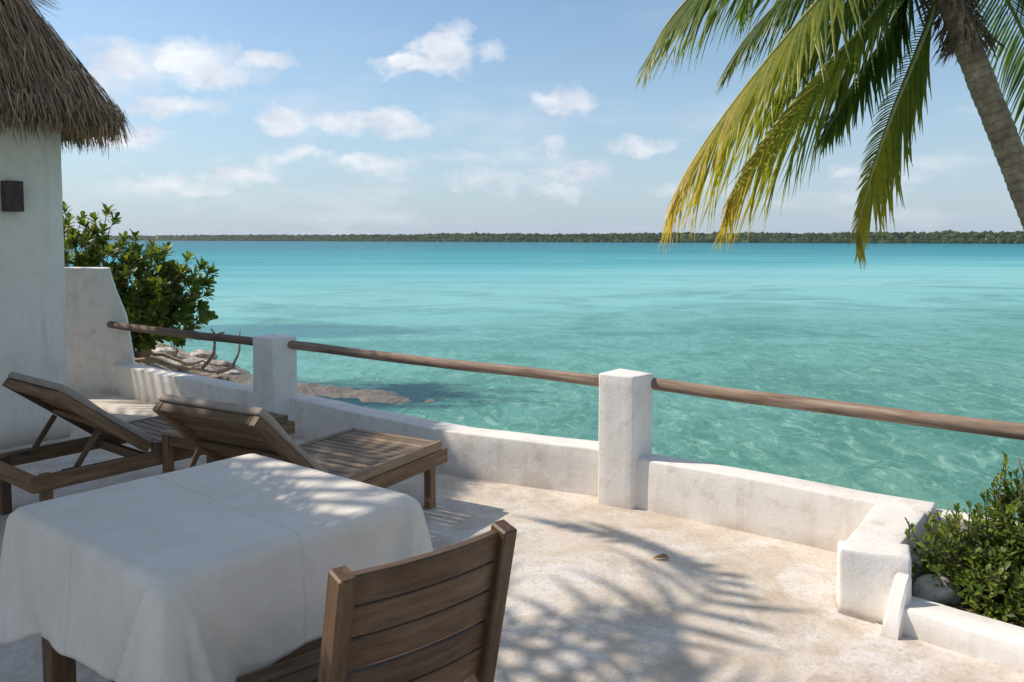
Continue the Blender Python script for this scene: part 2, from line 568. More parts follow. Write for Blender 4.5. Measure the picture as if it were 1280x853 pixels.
def leaf_material(name, stops, rough=.38, trans=.35, trans_col=None, spec=.5, use_tone=False, two=None):
    m = NT(name)
    g = m.n('NewGeometry'); oi = m.n('ObjectInfo')
    r = m.math('FRACT', m.math('ADD', g.outputs['Random Per Island'], m.math('MULTIPLY', oi.outputs['Random'], 3.7)))
    if use_tone:
        at = m.n('Attribute', attribute_name='tone')
        f = m.math('ADD', at.outputs['Fac'], m.math('MULTIPLY', m.math('SUBTRACT', r, .5), .28), clamp=True)
        c = m.ramp(f, stops)
    else:
        c = m.ramp(r, stops)
    v = m.co('World'); nz = m.noise(v, 22, 3)
    c = m.mix(1.0, c, m.ramp(nz, [(.3, .78), (.7, 1.18)]), 'MULTIPLY')
    m.color(c); m.b.inputs['Roughness'].default_value = rough; m.b.inputs['Specular IOR Level'].default_value = spec
    tr = m.n('BsdfTranslucent')
    tc = m.mix(1.0, c, trans_col or (1.5, 1.5, .6), 'MULTIPLY'); m.l(tc, tr.inputs['Color'])
    ms = m.n('MixShader'); ms.inputs[0].default_value = trans
    m.l(m.b.outputs[0], ms.inputs[1]); m.l(tr.outputs[0], ms.inputs[2]); m.l(ms.outputs[0], m.out.inputs['Surface'])
    return m.mat


M['frond'] = leaf_material('palm_leaflet', [(0, (.030, .055, .014)), (.35, (.10, .15, .026)), (.65, (.29, .29, .04)), (1, (.50, .36, .06))], .36, .46, use_tone=True, spec=.5)
M['rachis'] = leaf_material('palm_rachis', [(0, (.12, .14, .04)), (.5, (.28, .28, .07)), (1, (.45, .36, .10))], .5, .0, use_tone=True)
M['leaf_big'] = leaf_material('shore_leaf', [(0, (.045, .078, .014)), (.5, (.10, .155, .022)), (.85, (.18, .23, .032)), (1, (.28, .29, .05))], .46, .42, spec=.35)
M['leaf_small'] = leaf_material('hedge_leaf', [(0, (.055, .095, .018)), (.5, (.12, .185, .028)), (.85, (.20, .26, .04)), (1, (.32, .32, .06))], .48, .42, spec=.35)
M['mangrove'] = leaf_material('mangrove_foliage', [(0, (.024, .046, .018)), (.6, (.045, .078, .028)), (1, (.080, .115, .040))], .8, .1, spec=.1)


def simple_noise(name, c0, c1, scale=8, rough=.85, bump=.3, bs=20, bd=.01):
    m = NT(name); v = m.co('World')
    c = m.ramp(m.noise(v, scale, 5, .62), [(.32, c0), (.68, c1)])
    m.color(c); m.b.inputs['Roughness'].default_value = rough
    m.bump(m.noise(v, bs, 5, .65), bump, bd)
    return m.mat


M['stem'] = simple_noise('stem_bark', (.09, .065, .04), (.20, .15, .10), 14)
M['soil'] = simple_noise('soil', (.055, .036, .024), (.17, .115, .075), 18, .95, .9, 60, .03)
M['rock_pale'] = simple_noise('pale_rock', (.30, .27, .23), (.58, .53, .46), 9, .9, .6, 30, .02)
M['debris'] = simple_noise('leaf_litter', (.12, .075, .04), (.34, .24, .15), 40, .9)
M['metal_dark'] = simple_noise('dark_hinge', (.03, .028, .025), (.07, .06, .05), 60, .5, .1)
M['lamp_wood'] = simple_noise('lamp_bronze', (.045, .032, .024), (.085, .062, .048), 22, .6, .2)
M['dry_leaf'] = simple_noise('dry_leaf', (.20, .10, .04), (.34, .19, .07), 30, .8)


def shore_material():
    m = NT('shore_rock'); v = m.co('World')
    g = m.n('NewGeometry'); sp = m.n('SeparateXYZ'); m.l(g.outputs['Position'], sp.inputs[0])
    a = m.noise(v, 1.6, 6, .68, .5); b = m.noise(v, 5, 6, .75, .6)
    c = m.ramp(a, [(.36, (.12, .08, .045)), (.45, (.34, .25, .16)), (.54, (.60, .52, .43)), (.66, (.76, .72, .66))])
    c = m.mix(m.ramp(b, [(.5, 0), (.62, .85)]), c, (.11, .078, .05))
    c = m.mix(m.ramp(m.noise(v, 3.3, 5, .7), [(.56, 0), (.66, .8)]), c, (.66, .64, .60))
    wet = m.math('MULTIPLY', m.math('SUBTRACT', -0.62, sp.outputs[2], clamp=True), 6.5, clamp=True)
    c = m.mix(wet, c, (.19, .155, .12))
    m.color(c); m.l(m.ramp(wet, [(0, .9), (1, .35)]), m.b.inputs['Roughness'])
    m.bump(m.math('ADD', m.noise(v, 5, 6, .7), m.math('MULTIPLY', b, .6)), .9, .09)
    return m.mat


M['shore'] = shore_material()


def trunk_material():
    m = NT('palm_bark'); v = m.co('World', (1, 1, 1))
    at = m.n('Attribute', attribute_name='tone')
    c = m.ramp(m.noise(v, 9, 6, .7), [(.3, (.17, .12, .085)), (.55, (.36, .26, .18)), (.75, (.56, .44, .32))])
    c = m.mix(m.ramp(at.outputs['Fac'], [(.45, 0), (1.0, .42)]), c, (.09, .064, .045))
    c = m.mix(m.ramp(m.noise(m.co('World', (1, 1, .35)), 26, 4, .7), [(.5, 0), (.72, .5)]), c, (.10, .07, .05))
    m.color(c); m.b.inputs['Roughness'].default_value = .85
    m.bump(m.noise(v, 45, 5, .7), .6, .012)
    return m.mat


M['trunk'] = trunk_material()


def water_material():
    m = NT('lagoon_water')
    nt = m.nt; nt.nodes.remove(m.b)
    g = m.n('NewGeometry'); pos = g.outputs['Position']
    sp = m.n('SeparateXYZ'); m.l(pos, sp.inputs[0])

    def sc(scale, loc=(0, 0, 0)):
        mp = m.n('Mapping'); mp.inputs['Scale'].default_value = scale; mp.inputs['Location'].default_value = loc
        m.l(pos, mp.inputs[0]); return mp.outputs[0]
    # sea bed zones by distance off shore, wandering with noise
    y = m.math('MAXIMUM', m.math('ADD', sp.outputs[1], m.math('MULTIPLY', sp.outputs[0], -.22)), 1.0)
    ly = m.math('LOGARITHM', y, 10.0)
    wander = m.math('MULTIPLY', m.math('SUBTRACT', m.noise(sc((.016, .045, 1)), 1.0, 4), .5), .55)
    w2 = m.math('MULTIPLY', m.math('SUBTRACT', m.noise(sc((.09, .2, 1)), 1.0, 4), .5), .22)
    f = m.math('DIVIDE', m.math('ADD', m.math('ADD', ly, wander), w2), 3.0)
    c = m.ramp(f, [(.26, (.135, .285, .225)), (.35, (.115, .285, .245)), (.41, (.135, .35, .32)), (.47, (.20, .47, .47)), (.53, (.235, .52, .53)), (.60, (.14, .43, .47)),
                   (.67, (.045, .295, .36)), (.76, (.014, .21, .27)), (.86, (.014, .17, .24)), (.96, (.02, .14, .20))])
    # darker sea-grass and rock patches under the water, mottled sand and painted caustic light close in
    p1 = m.noise(sc((.22, .30, 1)), 1.0, 6, .66, .6)
    near = m.math('SUBTRACT', 1.0, m.math('MULTIPLY', m.math('SUBTRACT', y, 22.0), .03), clamp=True)
    near = m.math('MULTIPLY', near, 1.0, clamp=True)
    near2 = m.math('SUBTRACT', 1.0, m.math('MULTIPLY', m.math('SUBTRACT', y, 9.0), .055), clamp=True)
    c = m.mix(m.math('MULTIPLY', m.ramp(p1, [(.46, 0), (.66, .72)]), near), c, (.055, .20, .175))
    p2 = m.noise(sc((1.7, .95, 1)), 1.0, 6, .72, 1.0)
    c = m.mix(m.math('MULTIPLY', m.ramp(p2, [(.46, 0), (.58, .78)]), near2), c, (.06, .20, .165))
    p3 = m.noise(sc((3.6, 1.9, 1), (5, 2, 0)), 1.0, 6, .72, 1.2)
    c = m.mix(m.math('MULTIPLY', m.ramp(p3, [(.52, 0), (.66, .50)]), near2), c, (.34, .56, .43))
    p4 = m.noise(sc((.012, .09, 1), (3, 8, 0)), 1.0, 5, .6)
    far = m.math('SUBTRACT', 1.0, near)
    c = m.mix(m.math('MULTIPLY', m.ramp(p4, [(.5, 0), (.66, .40)]), far), c, (.04, .27, .30))
    # submerged dark reef beside the rocky shelf and a long weed bed further out
    for (cx, cy, rx, ry, cc, am) in ((-3.1, 12.6, 3.7, 1.5, (.020, .062, .085), .95), (-6.5, 21.5, 6.2, 2.0, (.07, .20, .24), .72), (-1.5, 18.5, 5, 1.3, (.06, .22, .21), .45)):
        s = m.n('VectorMath', operation='SUBTRACT'); m.l(pos, s.inputs[0]); s.inputs[1].default_value = (cx, cy, -0.9)
        k = m.n('VectorMath', operation='MULTIPLY'); m.l(s.outputs[0], k.inputs[0]); k.inputs[1].default_value = (1 / rx, 1 / ry, 0)
        ln = m.n('VectorMath', operation='LENGTH'); m.l(k.outputs[0], ln.inputs[0])
        q = m.math('ADD', ln.outputs['Value'], m.math('MULTIPLY', m.math('SUBTRACT', m.noise(sc((.9, 1.6, 1)), 1.0, 5, .7), .5), 1.6))
        c = m.mix(m.math('MULTIPLY', m.ramp(q, [(.55, 1), (1.0, 0)]), am), c, cc)
    # the lit sea bed and the reflecting surface
    wav = m.noise(sc((5.0, 3.2, 1)), 1.0, 5, .62, .6)
    rip = m.noise(sc((13, 9, 1)), 1.0, 4, .6, .4)
    swl = m.noise(sc((.3, .5, 1)), 1.0, 4, .6)
    h = m.math('ADD', m.math('ADD', m.math('MULTIPLY', wav, 1.0), m.math('MULTIPLY', rip, .22)), m.math('MULTIPLY', swl, 1.2))
    b = m.n('Bump'); b.inputs['Strength'].default_value = .55; b.inputs['Distance'].default_value = .062; m.l(h, b.inputs['Height'])
    df = m.n('BsdfDiffuse'); m.l(c, df.inputs['Color']); m.l(b.outputs[0], df.inputs['Normal'])
    gl = m.n('BsdfGlossy'); gl.inputs['Roughness'].default_value = .10; m.l(b.outputs[0], gl.inputs['Normal'])
    fr = m.n('Fresnel'); fr.inputs['IOR'].default_value = 1.33; m.l(b.outputs[0], fr.inputs['Normal'])
    mr = m.n('MapRange'); mr.inputs['From Max'].default_value = 1.0; mr.inputs['To Min'].default_value = 0.0; mr.inputs['To Max'].default_value = .30
    m.l(fr.outputs[0], mr.inputs['Value'])
    ms = m.n('MixShader'); m.l(mr.outputs[0], ms.inputs[0]); m.l(df.outputs[0], ms.inputs[1]); m.l(gl.outputs[0], ms.inputs[2])
    m.l(ms.outputs[0], m.out.inputs['Surface'])
    return m.mat


M['water'] = water_material()

# ---------------------------------------------------------------- water, shore, far shore
ZW = -0.9


def sheet(name, x0, x1, y0, y1, z, mat):
    o = mk(name, [(x0, y0, z), (x1, y0, z), (x1, y1, z), (x0, y1, z)], [[0, 1, 2, 3]], mat)
    return tag(o, kind='structure')


sheet('water', -6000, 6000, -400, 9000, ZW, M['water'])
sheet('sea_bed', -6000, 6000, -400, 9000, ZW - 3.5, M['soil'])


def shore_h(x, y):
    """height of the rocky shore left of the terrace"""
    p = Vector((x, y, 0))
    n = noise.fractal(p * .55, 1.0, 2.0, 5)
    n2 = noise.fractal(p * 2.1 + Vector((7, 3, 0)), .9, 2.0, 4)
    # main bank: high at the left and behind the shrub
    d = (x + 5.2) + .30 * (y - 12.5)                 # positive towards the water
    bank = -.30 - .30 * max(0, d + .9) - .05 * max(0, y - 14)
    if y > 15.2: bank -= .35 * (y - 15.2)
    # low shelf reaching right
    sx = (x + 4.4) / 3.4; sy = (y - (13.5 - .42 * (x + 4.4))) / .62
    shelf = -.765 - .20 * max(0, sx - .15) ** 1.5 - .16 * sy * sy
    h = max(bank, shelf) if x < -0.6 else -1.4
    # pale shallows between terrace and shelf
    return h + n * .11 + n2 * .055


def build_shore():
    V = []; F = []; nx, ny = 150, 130
    x0, x1, y0, y1 = -13, -.4, 8.6, 19
    for j in range(ny + 1):
        for i in range(nx + 1):
            x = x0 + (x1 - x0) * i / nx; y = y0 + (y1 - y0) * j / ny
            z = shore_h(x, y)
            e = min(i, nx - i, j, ny - j) / 6.0
            if e < 1: z = z * e + (-1.6) * (1 - e)
            V.append((x, y, z))
    for j in range(ny):
        for i in range(nx):
            a = j * (nx + 1) + i; F.append([a, a + 1, a + nx + 2, a + nx + 1])
    o = mk('rocky_shore', V, F, M['shore'], smooth=True)
    tag(o, kind='structure')


build_shore()


def rock(name, c, r, mat, seed, sq=(1, 1, .65), sub=2):
    bm = bmesh.new(); bmesh.ops.create_icosphere(bm, subdivisions=sub, radius=1)
    V = []
    for v in bm.verts:
        p = v.co.copy()
        k = 1 + .34 * noise.noise(p * 1.3 + Vector((seed * 3.7, 0, 0))) + .07 * noise.noise(p * 7) + .18 * noise.noise(p * 3.1 + Vector((0, seed, 0)))
        p = Vector((p.x * sq[0], p.y * sq[1], p.z * sq[2])) * r * k
        V.append(Vector(c) + p)
    F = [[v.index for v in f.verts] for f in bm.faces]; bm.free()
    return mk(name, V, F, mat, smooth=True)


rng = random.Random(3)
spots = [(-6.0, 12.6, .20), (-5.5, 13.4, .17), (-6.7, 13.2, .24), (-5.1, 12.2, .13), (-4.8, 12.9, .15), (-7.1, 14.3, .26), (-6.2, 14.2, .18),
         (-4.4, 12.0, .10), (-5.6, 11.6, .14), (-4.0, 12.6, .11), (-5.3, 14.6, .16), (-4.9, 13.9, .12), (-5.9, 15.2, .20)]
descr = ['largest pale boulder low on the shore beyond the sloping white wall', 'pale rounded rock on the shore just under the shrub',
         'weathered tan rock on the shore beside the driftwood', 'small tan rock at the water edge left of the far white post',
         'cream rock on the shore behind the wooden rail', 'broad pale rock at the back of the shore',
         'squat brown rock halfway along the rocky shore', 'tiny rock nearest to the low white wall beyond the terrace',
         'knobbly rock near the foot of the sloping wall', 'last small rock where the shore meets the shelf',
         'flat tan rock near the far water edge', 'little pale rock between the driftwood twigs and the water', 'farthest pale rock of the rocky shore']
for i, (x, y, r) in enumerate(spots):
    o = rock('shore_rock', (x, y, shore_h(x, y) + r * .15), r, M['rock_pale'] if i % 2 else M['shore'], i + 1, (1.3, 1, .6), 3)
    tag(o, descr[i], 'rock', 'rocks on the shore left of the terrace')


# driftwood with bare twigs
def driftwood(label, pts, r0, twigs):
    e = empty('driftwood', pts[0], label=label, cat='driftwood', group='driftwood roots on the rocky shore')
    P = path_pts(pts, 6)
    P = [p + noise.noise_vector(p * 2.3) * .09 + noise.noise_vector(p * 7) * .03 for p in P]
    V, F = tube(P, lambda t: r0 * (1 - .75 * t) * (.62 + .30 * noise.noise(Vector((t * 9, r0 * 50, 0)))), 8); V = wobble(V, .015, 9)
    mk('log', V, F, M['bark'], e, smooth=True)
    for tw in twigs:
        Q = path_pts(tw, 5)
        Q = [q + noise.noise_vector(q * 5) * .02 for q in Q]
        V, F = tube(Q, lambda t: r0 * .36 * (1 - .7 * t), 6)
        mk('twig', V, F, M['bark'], e, smooth=True)


driftwood('bleached root with two upright bare twigs reaching toward the wooden rail', [(-6.6, 12.6, -.25), (-5.8, 12.3, -.24), (-5.0, 12.2, -.36), (-4.45, 12.1, -.45)], .09,
          [[(-4.75, 12.15, -.40), (-4.55, 12.1, -.16), (-4.52, 12.1, .10), (-4.58, 12.1, .22)], [(-4.5, 12.1, -.45), (-4.25, 12.05, -.34), (-4.12, 12.0, -.08), (-4.10, 12.0, .20)], [(-4.52, 12.1, .05), (-4.44, 12.1, .14), (-4.36, 12.1, .17)]])
driftwood('long tan root lying level across the rocky shore', [(-7.3, 13.4, -.12), (-6.4, 13.0, -.14), (-5.5, 12.8, -.30), (-4.7, 12.9, -.50)], .11, [[(-6.2, 12.9, -.2), (-5.9, 12.5, -.3), (-5.6, 12.3, -.42)]])
driftwood('short thick root lowest on the shore beside the wall', [(-6.2, 11.7, -.30), (-5.6, 11.5, -.38), (-5.0, 11.6, -.48), (-4.4, 11.9, -.66)], .08, [])


def mangroves():
    line = [(-2600, 2300), (-1400, 1650), (-700, 1150), (-430, 910), (-180, 700), (0, 540), (120, 450), (230, 365), (360, 290), (520, 200), (700, 60)]
    P = path_pts([(a, b, 0) for a, b in line], 14)
    V = []; F = []
    for i, p in enumerate(P[:-1]):
        V += [(p.x, p.y - 3, ZW - .5), (p.x, p.y + 1, ZW + .35), (p.x + 100, p.y + 900, ZW + .6)]
    V += [(P[-1].x, P[-1].y - 3, ZW - .5), (P[-1].x, P[-1].y + 1, ZW + .35), (P[-1].x + 900, P[-1].y + 500, ZW + .6)]
    for i in range(len(P) - 1):
        for k in range(2):
            a = i * 3 + k; F.append([a, a + 3, a + 4, a + 1])
    o = mk('far_shore', V, F, M['soil']); tag(o, kind='structure')
    rg = random.Random(11)
    ico = bmesh.new(); bmesh.ops.create_icosphere(ico, subdivisions=1, radius=1)
    iv = [v.co.copy() for v in ico.verts]; fi = [[v.index for v in f.verts] for f in ico.faces]; ico.free()
    V = []; F = []
    cum = [0]
    for i in range(1, len(P)): cum.append(cum[-1] + (P[i] - P[i - 1]).length)

    def at(s):
        for i in range(1, len(cum)):
            if cum[i] >= s:
                t = (s - cum[i - 1]) / (cum[i] - cum[i - 1]); return P[i - 1].lerp(P[i], t)
        return P[-1]
    for row in range(6):
        s = 0
        while s < cum[-1]:
            p = at(s)
            D = p.length
            step = .9 + D * .0022
            s += step * rg.uniform(.6, 1.4)
            hh = 5.7 + .9 * noise.noise(Vector((s * .012, row * .7, 0))) + .7 * noise.noise(Vector((s * .11, row * 3, 0)))
            if D < 400: hh -= (400 - D) * .004
            top = (.28, .5, .72, .86, .95, 1.0)[row] * hh * rg.uniform(.88, 1.06)
            r = rg.uniform(.8, 1.5) * (1 + D * .0009)
            c = Vector((p.x, p.y + row * 2.0 + rg.uniform(-1, 1), ZW + top - r * .7))
            b = len(V)
            for v in iv:
                k = rg.uniform(.72, 1.25)
                V.append(c + Vector((v.x * r * k, v.y * r * k, v.z * r * k * .85)))
            F += [[b + q for q in f] for f in fi]
    o = mk('mangrove_wood', V, F, M['mangrove'])
    tag(o, 'long low dark green mangrove wood along the far shore of the lagoon', 'wood', kind='stuff')


mangroves()

# ---------------------------------------------------------------- terrace
INNER = [(-4.14, 8.20), (-3.2, 7.47), (-2.15, 6.70), (-1.74, 6.40), (-1.1, 5.86), (-.44, 5.35), (.0, 5.12), (.52, 4.885), (.66, 4.722), (1.21, 4.325), (1.52, 4.10), (1.78, 3.905)]


def off(pts, d):
    out = []
    for i, p in enumerate(pts):
        a = Vector(pts[max(i - 1, 0)]); b = Vector(pts[min(i + 1, len(pts) - 1)])
        t = (b - a).normalized(); n = Vector((-t.y, t.x))
        out.append(Vector(p) + n * d)
    return out


def slab(name, poly, z0, z1, mat, kind='structure', grid=None):
    n = len(poly); V = [(p[0], p[1], z1) for p in poly] + [(p[0], p[1], z0) for p in poly]
    F = [list(range(n)), list(range(2 * n - 1, n - 1, -1))]
    for i in range(n):
        j = (i + 1) % n; F.append([i, n + i, n + j, j])
    area = sum(poly[i][0] * poly[(i + 1) % n][1] - poly[(i + 1) % n][0] * poly[i][1] for i in range(n))
    if area < 0: F = [f[::-1] for f in F]
    o = mk(name, V, F, mat); tag(o, kind=kind); return o


edge = [tuple(p) for p in off(INNER, .12)]
terr = edge + [(2.2, 3.95), (4.0, 3.3), (4.0, -4.5), (-9, -4.5), (-9, 9.6), (-4.4, 9.6)]
slab('terrace_floor', terr, -1.6, 0.0, M['floor'])
slab('path_slab', [(1.506, 3.227), (1.40, 3.118), (1.33, 3.062), (1.21, 2.935), (1.15, 2.888), (1.063, 2.802), (.9, 2.62), (.5, 2.22), (-.2, 1.45), (-.2, -4), (3.9, -4), (3.9, .95), (1.91, 2.86)], -.3, 0.010, M['floor2'])
slab('planter_soil', [(1.60, 3.16), (2.05, 3.84), (3.95, 3.2), (3.95, 1.1)], -.2, .07, M['soil'])


def wall_run(name, pts, z1, width, mat, z0=-.6, r=.025, cell=.09, taper=0.0, **k):
    """plastered wall: inner line pts, thickness outward"""
    P = [Vector((p[0], p[1], 0)) for p in pts]
    cum = [0]
    for i in range(1, len(P)): cum.append(cum[-1] + (P[i] - P[i - 1]).length)
    V, F = rgrid(cum[-1], width, z1 - z0, r, cell)
    O = [Vector((p.x, p.y, 0)) for p in off([(q.x, q.y) for q in P], width)]
    out = []
    for v in V:
        s = min(max(v.x, 0), cum[-1])
        for i in range(1, len(cum)):
            if cum[i] >= s - 1e-9: break
        t = (s - cum[i - 1]) / (cum[i] - cum[i - 1])
        a = P[i - 1].lerp(P[i], t); b = O[i - 1].lerp(O[i], t)
        p = a.lerp(b, v.y / width); p.z = z0 + v.z
        out.append(p)
    return mk(name, wobble(out, .006, 2.6), F, mat, smooth=True)


sp_ = [path for path in INNER]
w1 = wall_run('low_wall', [(p.x, p.y) for p in path_pts([(a, b, 0) for a, b in INNER[:8]], 4)] + [(.60, 4.845)], .30, .19, M['plaster'], r=.014)
tag(w1, 'long low white plaster wall curving from the sloping wall to the near post', 'wall', 'low white plaster walls edging the terrace')
w2 = wall_run('low_wall', [(p.x, p.y) for p in path_pts([(a, b, 0) for a, b in INNER[8:]], 4)] + [(1.88, 3.83), (2.0, 3.745)], .30, .165, M['plaster'], r=.014)
tag(w2, 'short low white wall running right from the near post to the planter corner', 'wall', 'low white plaster walls edging the terrace')
w3 = wall_run('planter_wall', [(1.86, 3.86), (2.5, 3.60), (3.3, 3.25), (3.95, 3.0)], .262, .15, M['plaster'])
tag(w3, 'low white wall behind the leafy green shrub at the right', 'wall', 'low white plaster walls edging the terrace')
ret = quad_prism('return_wall', [(1.415, 3.36), (1.61, 3.29), (2.06, 3.86), (1.79, 3.89)], -.2, .288, M['plaster'], r=.014)
tag(ret, 'flat topped white wall turning from the low wall toward the end block', 'wall', 'low white plaster walls edging the terrace')
blk = quad_prism('end_block', [(1.425, 3.44), (1.393, 3.335), (1.615, 3.145), (1.72, 3.37)], 0, .290, M['plaster'], r=.018, cell=.04, amp=.005, top=[(1.422, 3.42), (1.386, 3.315), (1.645, 3.225), (1.71, 3.37)])
tag(blk, 'rounded white plaster block ending the wall beside the planter', 'block')


def fin():
    prof = []
    n = 14
    for i in range(n + 1):
        t = i / n
        prof.append((t, .222 * (1 - t) ** .72 if t < 1 else 0))
    a = Vector((1.575, 3.215, 0)); b = Vector((1.478, 3.125, 0)); side = Vector((.050, -.040, 0))
    V = []; F = []
    nt_ = 5
    for i, (t, h) in enumerate(prof):
        c = a.lerp(b, .02 + t * .98)
        hh = max(h, .004) + .012
        for q, w, zz in ((0, 0, -.05), (1, 0, hh * .92), (2, .18, hh), (3, .82, hh), (4, 1, hh * .92), (5, 1, -.05)):
            V.append(c + side * (w * 1.0) + Vector((0, 0, zz)))
    for i in range(n):
        for q in range(5):
            k = i * 6 + q; F.append([k, k + 1, k + 7, k + 6])
    F.append([0, 1, 2, 3, 4, 5]); F.append([n * 6 + q for q in range(6)][::-1])
    o = mk('curved_buttress', wobble(V, .003), F, M['plaster'], smooth=False)
    tag(o, 'small curved white plaster fin sweeping down from the end block to the kerb', 'buttress')


fin()
kerb = quad_prism('planter_kerb', [(1.52, 3.175), (2.66, 2.09), (2.77, 2.20), (1.63, 3.29)], -.1, .12, M['plaster'], r=.018, cell=.07, amp=.005)
tag(kerb, 'low pale kerb along the front of the planter bed', 'kerb')

# posts
PF = 'square white posts carrying the wooden rails'
p2 = quad_prism('wall_post', [(.709, 4.640), (.850, 4.765), (.672, 4.955), (.516, 4.750)], -.5, .79, M['plaster'], r=.012, amp=.004)
tag(p2, 'near square white post in the centre holding the ends of two rails', 'post', PF)
p1 = quad_prism('wall_post', [(-1.915, 6.36), (-1.755, 6.50), (-1.97, 6.73), (-2.125, 6.50)], -.5, .80, M['plaster'], r=.012, amp=.004)
tag(p1, 'far square white post beside the rocky shore with dappled shade', 'post', PF)
p3 = quad_prism('wall_post', [(3.30, 2.88), (3.46, 2.98), (3.34, 3.17), (3.18, 3.06)], -.2, .79, M['plaster'], r=.012, amp=.004)
tag(p3, 'white post beyond the right edge where the right rail ends', 'post', PF)


def rail(label, a, b, r=.034):
    a = Vector(a); b = Vector(b); n = 26
    pts = [a.lerp(b, i / n) for i in range(n + 1)]
    L_ = (b - a).length
    V = []; F = []
    x = (b - a).normalized(); z = Vector((0, 0, 1)); y = z.cross(x).normalized(); z = x.cross(y)
    loc = []
    for i in range(n + 1):
        t = i / n
        cx = (t - .5) * L_
        oy = noise.noise(Vector((t * 3 + a.x, 1, 0))) * .007; oz = noise.noise(Vector((t * 3 + a.x, 5, 0))) * .007 - .006 * (1 - (2 * t - 1) ** 2)
        for k in range(12):
            w = 2 * math.pi * k / 12
            rr = r * (1 + .07 * noise.noise(Vector((t * 7, math.cos(w) * .8, math.sin(w) * .8 + a.y))))
            loc.append((cx, oy + rr * math.cos(w), oz + rr * math.sin(w)))
    for i in range(n):
        for k in range(12):
            k2 = (k + 1) % 12; F.append([i * 12 + k, (i + 1) * 12 + k, (i + 1) * 12 + k2, i * 12 + k2])
    F.append(list(range(12))); F.append([n * 12 + k for k in range(12)][::-1])
    me = mesh('wooden_rail', loc, F, True)
    MM = Matrix(((x.x, y.x, z.x, 0), (x.y, y.y, z.y, 0), (x.z, y.z, z.z, 0), (0, 0, 0, 1))); MM.translation = (a + b) / 2
    o = link('wooden_rail', me, MM, None, M['rail'])
    tag(o, label, 'rail', 'round wooden rails along the terrace edge')


rail('farthest wooden rail from the sloping wall to the far post, partly sunlit', (-4.12, 8.17, .715), (-2.07, 6.66, .725), .037)
rail('middle wooden rail spanning between the two white posts', (-1.87, 6.52, .735), (.60, 4.93, .71), .036)
rail('nearest wooden rail running right from the near post over the water', (.775, 4.84, .725), (3.24, 2.95, .715), .038)


def socket(post, a, b):
    V, F = tube([Vector(a), Vector(b)], .047, 14)
    mk('rail_socket', V, F, M['lamp_wood'], post, smooth=False)


socket(p2, (.765, 4.848, .725), (.800, 4.821, .725))
socket(p1, (-1.885, 6.531, .735), (-1.845, 6.505, .735))

# ---------------------------------------------------------------- building
C0 = Vector((-3.575, 6.41, 0)); U = Vector((.588, .809, 0)).normalized(); Nn = Vector((U.y, -U.x, 0))
LEN = 4.4; DEP = 2.1
bld = empty('thatched_building', C0 - U * LEN / 2 - Nn * DEP / 2, label='white plastered building with a shaggy thatched roof at the left edge', cat='building')


def lp(a, b, z=0): # a along -U from the corner, b inward from the face
    p = C0 - U * a - Nn * b; return Vector((p.x, p.y, z))


quad_prism('wall', [lp(0, 0), lp(0, DEP), lp(LEN, DEP), lp(LEN, 0)], 0.0, 2.66, M['plaster_building'], bld, r=.03, cell=.22, amp=.008)

